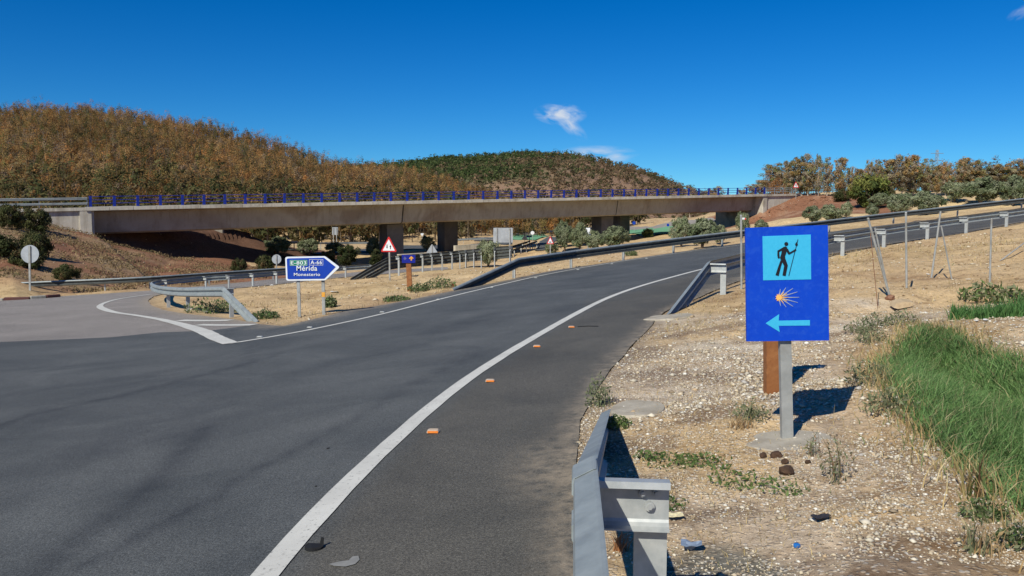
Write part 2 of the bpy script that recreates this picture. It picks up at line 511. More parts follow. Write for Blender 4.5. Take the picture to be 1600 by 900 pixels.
def asphalt_mat(name, dark, light, pinkish=False):
    m, nt, b = newmat(name)
    n1 = noise(nt, 260, 3, .7)
    n1b = noise(nt, 75, 3, .75)
    n2 = rng_map(nt, noise(nt, .5, 6, .65, dist=.6), .3, .7)
    n3 = rng_map(nt, noise(nt, 4.0, 5, .6), .3, .7)
    c = mixrgb(nt, n2, dark, light)
    c = mixrgb(nt, n3, c, ramp(nt, n3, [(0, .94), (1, 1.06)]), 'MULTIPLY')
    sp = ramp(nt, n1, [(.30, .30), (.5, 1.0), (.70, 2.1)])
    c = mixrgb(nt, 1.0, c, sp, 'MULTIPLY')
    sp2 = ramp(nt, n1b, [(.32, .5), (.5, 1.0), (.70, 1.7)])
    c = mixrgb(nt, 1.0, c, sp2, 'MULTIPLY')
    at = nt.nodes.new('ShaderNodeAttribute'); at.attribute_name = 'Col'
    sep = nt.nodes.new('ShaderNodeSeparateColor'); nt.links.new(at.outputs['Color'], sep.inputs[0])
    # red channel: tyre polish, green channel: shoulder (browner), blue channel: dust
    br = noise(nt, 3.5, 5, .7)
    tm = nt.nodes.new('ShaderNodeMath'); tm.operation = 'MULTIPLY'; nt.links.new(sep.outputs[0], tm.inputs[0]); nt.links.new(rng_map(nt, br, .3, .6, .45, 1.0), tm.inputs[1])
    c = mixrgb(nt, tm.outputs[0], c, mixrgb(nt, 1.0, c, (.34, .35, .40), 'MULTIPLY'))
    c = mixrgb(nt, sep.outputs[1], c, mixrgb(nt, 1.0, c, (1.04, .93, .80), 'MULTIPLY'))
    dn = nt.nodes.new('ShaderNodeMath'); dn.operation = 'MULTIPLY'; nt.links.new(sep.outputs[2], dn.inputs[0]); nt.links.new(rng_map(nt, noise(nt, 9, 6, .7), .35, .62), dn.inputs[1])
    c = mixrgb(nt, dn.outputs[0], c, (.34, .275, .20))
    c = mixrgb(nt, rng_map(nt, noise(nt, 1.3, 6, .8, dist=1.5), .60, .72, 0, .55), c, mixrgb(nt, 1.0, c, (.62, .63, .66), 'MULTIPLY'))
    # small pale chips
    vo = nt.nodes.new('ShaderNodeTexVoronoi'); vo.inputs['Scale'].default_value = 14
    t = nt.nodes.new('ShaderNodeTexCoord'); nt.links.new(t.outputs['Object'], vo.inputs['Vector'])
    chip = rng_map(nt, vo.outputs['Distance'], .05, .03)
    sel = rng_map(nt, noise(nt, 6, 2, .5), .56, .6)
    cm = nt.nodes.new('ShaderNodeMath'); cm.operation = 'MULTIPLY'; nt.links.new(chip, cm.inputs[0]); nt.links.new(sel, cm.inputs[1])
    c = mixrgb(nt, cm.outputs[0], c, (.35, .3, .24))
    lk(nt, c, b.inputs['Base Color'])
    b.inputs['Roughness'].default_value = .82
    b.inputs['Specular IOR Level'].default_value = .35
    bump(nt, n1b, .5, .012, b)
    return m
ASPH = asphalt_mat('dark_asphalt', (.060, .064, .065), (.108, .111, .108))
ASPH_P = asphalt_mat('pinkish_asphalt', (.205, .182, .162), (.27, .24, .215))
def paint_mat():
    m, nt, b = newmat('worn_white_road_paint')
    n = noise(nt, 30, 5, .7); n2 = noise(nt, 180, 3, .7)
    c = mixrgb(nt, rng_map(nt, noise(nt, 2.5, 5, .6), .3, .7), (.66, .64, .58), (.54, .52, .47))
    c = mixrgb(nt, rng_map(nt, n, .57, .70), c, (.20, .195, .18))
    c = mixrgb(nt, rng_map(nt, n2, .60, .72, 0, .6), c, (.22, .21, .2))
    lk(nt, c, b.inputs['Base Color']); b.inputs['Roughness'].default_value = .7
    return m
PAINT = paint_mat()

def ground_mat():
    m, nt, b = newmat('dry_sandy_earth')
    at = nt.nodes.new('ShaderNodeAttribute'); at.attribute_name = 'Col'
    geo = nt.nodes.new('ShaderNodeTexCoord'); vec = geo.outputs['Object']
    c = at.outputs['Color']
    # broad and fine mottling; gravel weight in alpha
    c = mixrgb(nt, 1.0, c, ramp(nt, noise(nt, .35, 6, .6, vec=vec), [(.3, (.80, .76, .70)), (.5, (1, 1, 1)), (.72, (1.12, 1.1, 1.06))]), 'MULTIPLY')
    c = mixrgb(nt, 1.0, c, ramp(nt, noise(nt, 2.6, 6, .7, vec=vec, dist=.4), [(.30, (.52, .44, .37)), (.46, (.97, .96, .94)), (.7, (1.2, 1.19, 1.16))]), 'MULTIPLY')
    c = mixrgb(nt, 1.0, c, ramp(nt, noise(nt, 16, 6, .75, vec=vec, dist=.3), [(.30, (.42, .36, .3)), (.47, (1, 1, 1)), (.75, (1.35, 1.33, 1.3))]), 'MULTIPLY')
    # straw-like streaks of dead grass
    mp = nt.nodes.new('ShaderNodeMapping'); mp.inputs['Scale'].default_value = (3, 11, 4); mp.inputs['Rotation'].default_value = (0, 0, .5); nt.links.new(vec, mp.inputs[0])
    st = noise(nt, 3.0, 5, .8, vec=mp.outputs[0], dist=1.2)
    c = mixrgb(nt, rng_map(nt, st, .56, .7, 0, .55), c, mixrgb(nt, 1.0, c, (.5, .42, .34), 'MULTIPLY'))
    # pebbles
    vo = nt.nodes.new('ShaderNodeTexVoronoi'); vo.inputs['Scale'].default_value = 42; nt.links.new(vec, vo.inputs['Vector'])
    vs = nt.nodes.new('ShaderNodeSeparateColor'); nt.links.new(vo.outputs['Color'], vs.inputs[0])
    pc = ramp(nt, vs.outputs[0], [(0, (.30, .21, .14)), (.3, (.48, .38, .27)), (.6, (.64, .54, .42)), (.85, (.80, .73, .62)), (1, (.85, .8, .72))])
    edge = rng_map(nt, vo.outputs['Distance'], .62, .40)
    al = nt.nodes.new('ShaderNodeMath'); al.operation = 'MULTIPLY'; nt.links.new(at.outputs['Alpha'], al.inputs[0]); nt.links.new(edge, al.inputs[1])
    sel = nt.nodes.new('ShaderNodeMath'); sel.operation = 'GREATER_THAN'; nt.links.new(vs.outputs[1], sel.inputs[0]); sel.inputs[1].default_value = .5
    al2 = nt.nodes.new('ShaderNodeMath'); al2.operation = 'MULTIPLY'; nt.links.new(al.outputs[0], al2.inputs[0]); nt.links.new(sel.outputs[0], al2.inputs[1])
    c = mixrgb(nt, al2.outputs[0], c, pc)
    lk(nt, c, b.inputs['Base Color'])
    b.inputs['Roughness'].default_value = .95; b.inputs['Specular IOR Level'].default_value = .15
    h = nt.nodes.new('ShaderNodeMath'); h.operation = 'ADD'; nt.links.new(noise(nt, 14, 8, .75, vec=vec), h.inputs[0]); nt.links.new(al2.outputs[0], h.inputs[1])
    bump(nt, h.outputs[0], .7, .03, b)
    return m
GROUND = ground_mat()

def leaf_mat(name, rough=.65, trans=.25, var=.18):
    m, nt, b = newmat(name)
    at = nt.nodes.new('ShaderNodeAttribute'); at.attribute_name = 'Col'
    oi = nt.nodes.new('ShaderNodeObjectInfo')
    hsv = nt.nodes.new('ShaderNodeHueSaturation'); nt.links.new(at.outputs['Color'], hsv.inputs['Color'])
    nt.links.new(rng_map(nt, oi.outputs['Random'], 0, 1, 1 - var, 1 + var), hsv.inputs['Value'])
    nt.links.new(rng_map(nt, oi.outputs['Random'], 0, 1, .5 + .012, .5 - .012), hsv.inputs['Hue'])
    lk(nt, hsv.outputs[0], b.inputs['Base Color'])
    b.inputs['Roughness'].default_value = rough; b.inputs['Specular IOR Level'].default_value = .08
    tr = nt.nodes.new('ShaderNodeBsdfTranslucent'); nt.links.new(hsv.outputs[0], tr.inputs[0])
    mx = nt.nodes.new('ShaderNodeMixShader'); mx.inputs[0].default_value = trans
    o = nt.nodes['Material Output']
    nt.links.new(b.outputs[0], mx.inputs[1]); nt.links.new(tr.outputs[0], mx.inputs[2]); nt.links.new(mx.outputs[0], o.inputs['Surface'])
    return m
LEAF = leaf_mat('foliage')
LEAF_FAR = leaf_mat('distant_foliage', .8, .45, 0)
BLADE = leaf_mat('grass_blades', .5, .3, 0.0)
ROCKM = leaf_mat('loose_stones', .9, 0.0, 0.0)
# ------------------------------------------------------------------ pavements
def px_line(pts): return [Gs(u, v) for u, v in pts]
def dens(pts, step=.4, jit=0.0):
    out = []
    n = len(pts)
    for i in range(n):
        a = np.array(pts[i][:2], float); b = np.array(pts[(i + 1) % n][:2], float)
        k = max(1, int(np.linalg.norm(b - a) / step))
        for j in range(k):
            p = a + (b - a) * j / k
            if jit:
                p = p + np.array([vnoise(p[0] * 2.3 + 3, p[1] * 2.3, 41), vnoise(p[0] * 2.3, p[1] * 2.3 + 9, 42)]) * jit + \
                    np.array([vnoise(p[0] * 9 + 3, p[1] * 9, 43), vnoise(p[0] * 9, p[1] * 9 + 9, 44)]) * jit * .45
            out.append(p)
    return out
right_edge = catmull([(-.85, -12, 0), (.05, 0, 0)] + px_line([(897, 900), (899, 800), (901, 720), (907, 660), (925, 625), (945, 590), (975, 555), (1003, 525), (1030, 496), (1047, 483), (1086, 468), (1132, 448), (1160, 438), (1225, 418), (1293, 399), (1387, 382), (1449, 373), (1513, 363), (1600, 347)]) + [(62, 66, 0), (100, 82, 0)], .5)
left_edge_px = [(1600, 326), (1500, 338), (1400, 350), (1291, 363), (1220, 372), (1160, 380), (1060, 394), (940, 412), (860, 424), (800, 437), (712, 454), (660, 465), (581, 480), (540, 487), (487, 500), (442, 510)]
left_edge = catmull([(90, 96, 0)] + px_line(left_edge_px), .6)
joint_px = [(404, 507), (370, 512), (330, 517), (250, 520), (170, 528), (0, 535)]
jointl = px_line(joint_px)
left_out = [(-22, 18.5, 0), (-45, 17, 0), (-45, -12, 0)]
island_front = px_line([(400, 505), (364, 499), (320, 494), (285, 490), (253, 484), (236, 477), (231, 470)])
island_back = px_line([(240, 463), (262, 458), (300, 455), (353, 452), (430, 445), (500, 437), (560, 431), (640, 425), (700, 421)])
pink_far = px_line([(700, 417), (640, 420), (560, 425), (430, 436), (330, 446), (236, 454), (163, 459), (92, 463), (45, 467), (0, 470)])
P_main = [tuple(p[:2]) for p in list(right_edge) + list(left_edge)] + [tuple(p[:2]) for p in jointl] + [p[:2] for p in left_out]
P_pink = [tuple(p[:2]) for p in jointl[::-1]] + [tuple(p[:2]) for p in island_front] + [tuple(p[:2]) for p in island_back] + [tuple(p[:2]) for p in pink_far] + [(-40, 46), (-60, 46), (-60, 17), (-45, 17), (-22, 18.5)]
P_union = [tuple(p[:2]) for p in list(right_edge) + list(left_edge)] + [tuple(p[:2]) for p in island_front] + [tuple(p[:2]) for p in island_back] + [tuple(p[:2]) for p in pink_far] + [(-40, 46), (-60, 46), (-60, 17), (-45, 17), (-45, -12)]
P_union_j = [tuple(p) for p in dens(P_union, .3, .09)]
EDGE.append(P_union)

def patch(name, poly, step_fn, zf, mat, off, colf=None, jit=0.0, bstep=.35):
    """a sheet over a polygon, with inner points so that it follows the ground"""
    b = dens(poly, bstep, jit)
    xs = [p[0] for p in b]; ys = [p[1] for p in b]
    pts = []
    for (x0, x1, y0, y1, st) in step_fn:
        gx_, gy_ = np.meshgrid(np.arange(max(x0, min(xs)), min(x1, max(xs)), st), np.arange(max(y0, min(ys)), min(y1, max(ys)), st))
        q = np.stack([gx_.ravel(), gy_.ravel()], 1)
        if len(q) == 0: continue
        q = q + rng.uniform(-.15, .15, q.shape) * st
        ins = inside_poly(q[:, 0], q[:, 1], b) & (dist_line(q[:, 0], q[:, 1], b, True) > st * .35)
        pts += list(q[ins])
    V = [Vector((float(p[0]), float(p[1]))) for p in b + pts]
    r = delaunay_2d_cdt(V, [], [list(range(len(b)))], 1, 1e-4)
    vv = np.array([[p.x, p.y] for p in r[0]]); ff = [f for f in r[2]]
    z = zf(vv[:, 0], vv[:, 1]) + off
    V3 = np.column_stack([vv, z])
    F3 = np.array([list(f) for f in ff if len(f) == 3], int)
    a = V3[F3[:, 0]]; bq = V3[F3[:, 1]]; c = V3[F3[:, 2]]
    flip = ((bq - a)[:, 0] * (c - a)[:, 1] - (bq - a)[:, 1] * (c - a)[:, 0]) < 0
    F3[flip] = F3[flip][:, ::-1]
    col = colf(vv[:, 0], vv[:, 1]) if colf else np.zeros((len(vv), 3))
    me = np_mesh(name, V3, F3, mat, col, True)
    o = link(name, me); tag(o, kind='structure')
    return o

white_line = catmull([(-1.25, -8, 0), (-1.22, 0, 0)] + px_line([(410, 900), (499, 803), (560, 742), (627, 678), (691, 622), (760, 573), (827, 533), (884, 500), (950, 466), (1000, 448), (1060, 431), (1110, 418), (1200, 397), (1291, 379), (1387, 366), (1500, 350), (1600, 336)]) + [(60, 72, 0)], .4)
def smooth_line(l, n=7):
    q = np.array(l); pad = np.vstack([np.repeat(q[:1], n, 0), q, np.repeat(q[-1:], n, 0)]); w = np.hanning(2 * n + 1); w /= w.sum()
    r = np.column_stack([np.convolve(pad[:, k], w, 'valid') for k in range(q.shape[1])]); r[:2] = q[:2]; r[-2:] = q[-2:]; return r
white_line = smooth_line(white_line, 6)
left_line = catmull(px_line([(358, 538), (420, 528), (480, 517), (540, 505), (600, 491), (700, 465), (780, 446), (850, 430), (950, 412), (1050, 397), (1110, 389), (1160, 383), (1291, 366), (1400, 353), (1500, 341), (1600, 329)]), .5)
left_line = np.vstack([left_line[:3], smooth_line(left_line[3:], 6)])
nose_line = catmull(px_line([(360, 538), (338, 529), (318, 519), (290, 510), (255, 501), (215, 494), (180, 489), (163, 484), (156, 479), (166, 473), (185, 468), (210, 464), (238, 460)]), .3)
tyres = [([(455, 548), (409, 563), (255, 603), (169, 624), (60, 648), (-80, 690)], .16, .8), ([(327, 665), (290, 700), (245, 757), (170, 812), (102, 864), (60, 900)], .22, .75),
         ([(760, 549), (671, 589), (493, 691), (420, 726), (307, 793), (204, 849), (128, 890)], .13, .7), ([(900, 478), (760, 540), (600, 585), (327, 665), (200, 700), (0, 745)], .5, .35),
         ([(1000, 428), (900, 455), (780, 490), (660, 527), (540, 560), (400, 610), (200, 680), (0, 790)], .55, .35), ([(950, 424), (800, 463), (640, 508), (500, 540), (300, 575), (0, 620)], .45, .3), ([(415, 545), (385, 535), (392, 556), (380, 575)], .1, .55)]
TY = [([tuple(p[:2]) for p in catmull(px_line(pl), 1.0)], w * .62, a * .8) for pl, w, a in tyres]
WL = [tuple(p[:2]) for p in white_line]
def asph_col(x, y):
    r = np.zeros(len(x))
    for pl, w, a in TY:
        d = dist_line(x, y, pl)
        wob = 1 + fbm(x * 2.0, y * .7, 51, 3) * .9
        r = np.maximum(r, a * np.exp(-(d / (w * np.clip(wob, .4, 2))) ** 2))
    r = np.clip(r + fbm(x * .35 + 9, y * .3, 60) * .35, 0, 1)
    d = dist_line(x, y, WL)
    right = inside_poly(x, y, WL + [(200, 80), (200, -20), (0, -20)])
    g = np.where(right, np.clip(d / .25, 0, 1), 0)
    de = dist_line(x, y, P_union, True)
    bl = np.clip(1 - de / np.where(right, .28, .55), 0, 1) ** 1.3 * .95
    de2 = np.hypot((x - .42), (y - 5.6) * .5)
    bl = np.maximum(bl, np.clip(1.0 - de2 / .55, 0, 1))
    return np.column_stack([r, g, bl])
patch('main_road', P_main, [(-3.5, 12, 2, 9, .11), (-14, -3.5, 4, 16, .16), (-3.5, 12, 9, 18, .2), (-60, 110, -15, 110, .8)], Zp, ASPH, .012, asph_col, .04)
patch('side_road', P_pink, [(-20, 0, 15, 40, .5), (-70, 110, -15, 110, 1.0)], Zp, ASPH_P, .010, asph_col, .05)

def strip(name, line, w, off, mat, ends=None, wfn=None):
    line = np.array(line)[:, :2]
    t = np.gradient(line, axis=0); t /= np.linalg.norm(t, axis=1)[:, None]
    nrm = np.column_stack([-t[:, 1], t[:, 0]])
    ww = np.full(len(line), w / 2) if wfn is None else np.array([wfn(i / (len(line) - 1)) / 2 for i in range(len(line))])
    jl = 1 + .06 * rng.uniform(-1, 1, len(line)); jr = 1 + .06 * rng.uniform(-1, 1, len(line))
    a = line + nrm * (ww * jl)[:, None]; b = line - nrm * (ww * jr)[:, None]
    V = np.vstack([a, b]); V = np.column_stack([V, Zp(V[:, 0], V[:, 1]) + off])
    n = len(line); i = np.arange(n - 1)
    Fq = np.column_stack([i + n, i + n + 1, i + 1, i])
    me = np_mesh(name, V, Fq, mat); o = link(name, me); return tag(o, kind='structure')
strip('edge_line', white_line, .165, .0185, PAINT)
strip('lane_line', left_line, .15, .0185, PAINT)
strip('nose_line', nose_line, .3, .0225, PAINT, wfn=lambda t: .17 + .20 * math.exp(-((t - .12) / .22) ** 2) + .12 * math.exp(-((t - .60) / .1) ** 2))
strip('hatch_line', catmull(px_line([(280, 501.5), (320, 502), (360, 501.5)]), .3), .38, .0205, PAINT)
strip('hatch_line', catmull(px_line([(309, 508.5), (350, 509), (397, 508.5)]), .3), .34, .0205, PAINT)

# ------------------------------------------------------------------ ground sheet
def ground_color(x, y, z, dp):
    n = len(x)
    sand = np.array([.53, .38, .215]); straw = np.array([.56, .41, .22]); grav = np.array([.54, .435, .33]); red = np.array([.25, .115, .065])
    brown = np.array([.29, .19, .11]); wood = np.array([.15, .095, .05]); drk = np.array([.20, .15, .105])
    c = np.tile(sand, (n, 1)); a = np.full(n, .12)
    def mx(c, col, w): return c * (1 - w)[:, None] + np.asarray(col) * w[:, None]
    c = mx(c, straw, sstep(-.3, .4, fbm(x / 6, y / 6, 21)))
    c = mx(c, (.36, .235, .13), sstep(.05, .6, fbm(x / 2.2, y / 2.2, 22)) * .8)
    c = mx(c, (.62, .48, .29), sstep(.15, .6, fbm(x / 3.1, y / 3.1, 28)) * .6)
    # gravelly strip right of the road
    g = sstep(-.4, 1.2, 13.5 + fbm(x / 2, y / 2, 23) * 3 - y) * (x > -.5) * (1 - sstep(4.5, 7.5, x + fbm(x, y, 24)))
    g = g * (y > -6)
    c = mx(c, grav, g * .85); a = np.maximum(a, g * (.65 + .7 * fbm(x / 1.2, y / 1.2, 25)))
    c = mx(c, (.66, .58, .47), g * sstep(6.5, 9, y) * sstep(-.2, .3, fbm(x / .9, y / .7, 39)) * .8)
    c = mx(c, (.60, .43, .235), g * sstep(-.1, .3, fbm(x / 1.3 + 4, y / 1.3, 26)) * .9)
    c = mx(c, (.22, .155, .11), g * sstep(.0, .28, fbm(x / .8 + 8, y / .5, 27)) * .8)
    # old tarmac under the gravel in front
    e = np.exp(-(((x - .95) / .35) ** 2 + ((y - 3.4) / .55) ** 2))
    c = mx(c, (.17, .16, .135), sstep(.3, .6, e + fbm(x * 2, y * 2, 33) * .3)); 
    # bank of the bridge
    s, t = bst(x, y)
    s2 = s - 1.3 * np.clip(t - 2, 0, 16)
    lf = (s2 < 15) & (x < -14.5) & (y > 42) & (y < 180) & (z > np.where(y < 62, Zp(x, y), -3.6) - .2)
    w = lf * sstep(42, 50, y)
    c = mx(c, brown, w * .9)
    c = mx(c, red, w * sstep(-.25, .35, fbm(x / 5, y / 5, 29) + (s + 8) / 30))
    c = mx(c, (.12, .065, .045), w * sstep(0, 2.5, t) * sstep(-7, -3, s2) * .85)  # bridge shadow painted into the earth colour beneath the deck
    c = mx(c, (.42, .31, .18), w * sstep(.1, .5, fbm(x / 3, y / 3, 30)) * (s < -2))
    rt = (s2 > BL - 17) & (s2 < BL + 26) & (t < 34) & (t > -27 + (s - BL) * .45)
    c = mx(c, red, rt * 1.0); c = mx(c, (.34, .2, .13), rt * sstep(0, .4, fbm(x / 2, y / 2, 31)))
    # hills
    u = 800 + F * x / np.maximum(y, 1)
    hw_ = sstep(178, 205, y) * (u < 900) * sstep(-2.2, 1.5, z)
    c = mx(c, wood, hw_)
    h2w = sstep(430, 500, y)
    gsel = sstep(-.55, .55, fbm(x / 90, y / 90, 34) * .8 + (820 - u) / 260 + np.clip((z - 50) / 90, -1, .25))
    rockc = np.array([.27, .17, .11])
    c2 = rockc * (1 - gsel)[:, None] + np.array([.10, .115, .045]) * gsel[:, None]
    c = c * (1 - h2w)[:, None] + c2 * h2w[:, None]
    grove = sstep(70, 95, y) * (u > 1150) * (y < 400)
    c = mx(c, (.60, .45, .25), grove * (1 - rt) * .8)
    # dirt along the kerbs
    k = np.exp(-np.clip(dp, 0, 50) / .22) * (y < 60)
    c = mx(c, drk, k * .75)
    nd = np.exp(-(dist_line(x, y, DITCH, True) / .7) ** 2) * (x < 12) * (y > 2)
    c = mx(c, (.42, .275, .13), nd * (.6 + .6 * fbm(x * 2, y * 2, 38))); a = a * (1 - nd * .6)
    dd = inside_poly(x, y, DITCH)
    c = mx(c, (.10, .09, .045), dd * 1.0); a = np.where(dd, 0, a)
    return np.column_stack([c, np.clip(a, 0, 1)])
th = np.concatenate([np.arange(-180, -44, 3.0), np.arange(-44, -34, .4), np.arange(-34, 34, .125), np.arange(34, 46, .4), np.arange(46, 180, 3.0)])
th = np.radians(th)
rr = [0.35]
while rr[-1] < 3500: rr.append(rr[-1] * (1.006 if 84 < rr[-1] < 128 else 1.012 if 2.2 < rr[-1] < 170 else 1.02))
rr = np.array(rr)
TT, RR = np.meshgrid(th, rr)
X = (np.sin(TT) * RR).ravel(); Y = (np.cos(TT) * RR).ravel()
DP = dist_pave(X, Y)
Z = H(X, Y)
below = np.where(DP < -.02, np.clip(.02 - DP * 1.2, 0, .12), 0)
Z = Z - below
nt_, nr_ = len(th), len(rr)
ii = np.arange(nr_ - 1)[:, None] * nt_ + np.arange(nt_)[None, :]
jj = np.arange(nr_ - 1)[:, None] * nt_ + (np.arange(nt_)[None, :] + 1) % nt_
Fg = np.stack([ii, jj, jj + nt_, ii + nt_], -1).reshape(-1, 4)[:, ::-1]
cen = len(X)
V = np.column_stack([X, Y, Z])
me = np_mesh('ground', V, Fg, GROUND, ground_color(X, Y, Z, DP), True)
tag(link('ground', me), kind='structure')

# far road surfaces in the valley
def far_patch(name, px, mat, off=.12, step=3.0, d0=60):
    poly = [tuple(G(u, v, 600, d0)[:2]) for u, v in px]
    def zf(x, y): return np.maximum(H(x, y), -50)
    return patch(name, poly, [(-400, 400, 0, 900, step)], zf, mat, off, None, 0, 2.0)
far_patch('valley_road', [(440, 392), (600, 392), (700, 389), (760, 385), (800, 382), (800, 378), (700, 384), (600, 386), (440, 386)], ASPH)
far_patch('slip_road', [(835, 392), (862, 392), (866, 378), (880, 372), (858, 371), (843, 378)], ASPH)
far_patch('green_verge', [(798, 375), (836, 376), (858, 369), (850, 366), (802, 368)], GREENPAINT, .15)
far_patch('green_roundabout', [(965, 366), (1000, 370), (1045, 366), (1085, 359), (1085, 355), (1000, 358), (965, 360)], GREENPAINT, .15)
far_patch('far_road', [(800, 367), (850, 365), (966, 358), (1085, 354), (1140, 349), (1140, 344), (1060, 346), (960, 353), (860, 361), (800, 363)], PALEROAD, .18)
far_patch('far_road', [(740, 377), (800, 375), (800, 371), (740, 373)], PALEROAD, .16)

# ------------------------------------------------------------------ guardrails
PROF = [(0.0, 0.0), (.03, .012), (.078, .045), (.082, .10), (.055, .125), (.012, .145), (.012, .17), (.055, .19), (.082, .215), (.078, .262), (.062, .290), (.035, .306), (0.0, .312)]
PROF_B = [(d - .004 if i else d - .004, z) for i, (d, z) in enumerate(PROF)]
PROF_C = [(0.0, 0.0), (.004, .006), (.078, .040), (.082, .052), (.082, .098), (.014, .140), (.010, .156), (.014, .172), (.082, .214), (.082, .262), (.078, .274), (.010, .310), (0.0, .312)]
def beam_mesh(mb, path, side, tops, th=.004, bs=1.0, lip=None):
    path = np.array(path, float)
    t = np.gradient(path[:, :2], axis=0); t /= (np.linalg.norm(t, axis=1)[:, None] + 1e-9)
    nn = np.column_stack([-t[:, 1], t[:, 0]]) * side
    k = len(PROF); vs = []
    for i in range(len(path)):
        pf = PROF if lip else PROF_C; loop = [(d, z) for d, z in pf] + [(d - th * 1.2, z) for d, z in pf[::-1]]
        for d, z in loop:
            vs.append((path[i, 0] + nn[i, 0] * d, path[i, 1] + nn[i, 1] * d, path[i, 2] + tops[i] - (.312 - z) * bs))
    m = 2 * k; fs = []
    for i in range(len(path) - 1):
        for j in range(m):
            fs.append((i * m + j, i * m + (j + 1) % m, (i + 1) * m + (j + 1) % m, (i + 1) * m + j))
    fs += [tuple(range(m)), tuple((len(path) - 1) * m + j for j in range(m - 1, -1, -1))]
    n0 = len(mb.m); mb.add(vs, fs)
    if lip:
        for i in range(len(path) - 1):
            for j in (0, 1, k - 4, k - 3, k - 2, k - 1, k, k + 1): mb.m[n0 + i * m + j] = 1  # lips get the pale steel, a painted sunlit edge on the shade-coloured beam
def post_mb():
    """open C-shaped post, its web facing along the rail"""
    mb = MB(); w, d, t = .12, .0275, .006
    sec = [(d, 0), (d, w), (-d, w), (-d, w - .02), (-d + t, w - .02), (-d + t, w - t), (d - t, w - t), (d - t, t), (-d + t, t), (-d + t, .02), (-d, .02), (-d, 0)]
    mb.prism(sec, (0, 0, -.35), (1, 0, 0), (0, 1, 0), (0, 0, 1.02)); return mb
def spacer_mb(ln=.24):
    """bracket from beam to post, a plate with rolled lips above and below"""
    mb = MB(); t = .006; L_ = ln + .125; yc = (-ln + .125) / 2; x0 = .034
    prof = [(x0, .545), (x0 + .006, .535), (x0 + .020, .524), (x0 + .040, .518), (x0 + .041, .511), (x0 + .016, .516), (x0, .526), (x0 - t, .54), (x0 - t, .685), (x0, .697), (x0 + .058, .701), (x0 + .062, .676), (x0 + .056, .676), (x0 + .052, .693), (x0 + .004, .688), (x0, .68)]
    mb.prism(prof, (0, -ln, 0), (1, 0, 0), (0, 0, 1), (0, L_, 0))
    return mb
_pm = {}
def shared(key, mbf, mat):
    if key not in _pm:
        o = mbf().build(key, mat, None); _pm[key] = o.data; bpy.data.objects.remove(o)
    return _pm[key]
def guardrail(label, path, tops, side, posts, group='steel guardrails along the roads', spacing=4.0, spacer=True, beams=(0,), mat=None, step=.6, post_h=1.0, ln=.2, sm=None, smooth=True, bs=1.0):
    """path: ground points below the beam; tops: height of the beam's top edge at each of them; posts: distances along the path"""
    mat = mat or GALV; sm = sm or ZINC
    path = [np.array(p, float) for p in path]
    full = np.array([[p[0], p[1], p[2], h] for p, h in zip(path, tops)])
    if smooth: cc = catmull(full, step)
    else:
        cc = []
        for a, b in zip(full[:-1], full[1:]):
            n = max(1, int(np.linalg.norm((b - a)[:2]) / step)); cc += [a + (b - a) * k / n for k in range(n)]
        cc = np.array(cc + [full[-1]])
    root = thing('guardrail', label, 'guardrail', cc[len(cc) // 2, :3], group)
    for off in beams:
        two = mat is RAIL_SHADED; mb = MB(); beam_mesh(mb, cc[:, :3], side, cc[:, 3] - off, .004, bs, two); mb.build('beam', [mat, GALV] if two else mat, root, smooth=False)
    seg = np.concatenate([[0], np.cumsum(np.linalg.norm(np.diff(cc[:, :2], axis=0), axis=1))])
    if posts is None: posts = np.arange(spacing * .5, seg[-1], spacing)
    elif posts and hasattr(posts[0], '__len__'):
        posts = [seg[int(np.argmin(np.hypot(cc[:, 0] - p[0], cc[:, 1] - p[1])))] for p in posts]
    pm = shared('post', post_mb, sm); spm = shared('spacer_%s' % ln, lambda: spacer_mb(ln), sm) if spacer else None
    for q in posts:
        p = np.array([np.interp(q, seg, cc[:, k]) for k in range(4)])
        p2 = np.array([np.interp(q + .3, seg, cc[:, k]) for k in range(4)]); p1 = np.array([np.interp(q - .3, seg, cc[:, k]) for k in range(4)])
        t = (p2 - p1)[:2]; t /= np.linalg.norm(t); nn = np.array([-t[1], t[0]]) * -side     # away from the road
        ang = math.atan2(nn[1], nn[0]) - math.pi / 2
        o = link('post', pm, root); o.location = Vector((p[0] + nn[0] * ln, p[1] + nn[1] * ln, p[2])) - root.location; o.rotation_euler = (0, 0, ang)
        o.scale = (1, 1, (p[3] - .08 + .35) / 1.02 if p[3] > .5 else .8)
        if spacer:
            o2 = link('spacer', spm, root); o2.location = Vector((p[0] + nn[0] * ln, p[1] + nn[1] * ln, p[2] + p[3] - .75)) - root.location; o2.rotation_euler = (0, 0, ang)
    return root, cc

# near guardrail beside the camera
zz = lambda x, y: np.array([x, y, float(Zp(x, y))])
near_path = [zz(-.53, -8), zz(-.08, -2), zz(.155, 1.0), zz(.232, 1.95), zz(.312, 3.05), zz(.84, 7.0)]
near, _ = guardrail('large near guardrail end at the bottom of the picture, bolted bracket and post showing', near_path, [.75, .75, .75, .75, .75, .08], 1, [(.0, -1.0), (.312, 3.02)], step=.3, ln=.145, mat=GALV, smooth=False)
for b_ in list(near.children):
    if b_.name.split('.')[0] == 'post' and (b_.location + near.location).y > 2:
        pz = b_.location + near.location
for bx_, bz_ in ((.480, .625), (.530, .625), (.505, .575)):
    mb = MB(); c = Vector((bx_, 2.985, float(Zp(.52, 3)) + bz_))
    r = .011 if bz_ > .6 else .014
    mb.tube([c + Vector((0, .006, 0)), c + Vector((0, -.003, 0))], r * 1.35, 12); mb.tube([c, c + Vector((0, -.012, 0))], r * .8, 6)
    mb.build('bolt', ZINC, near)
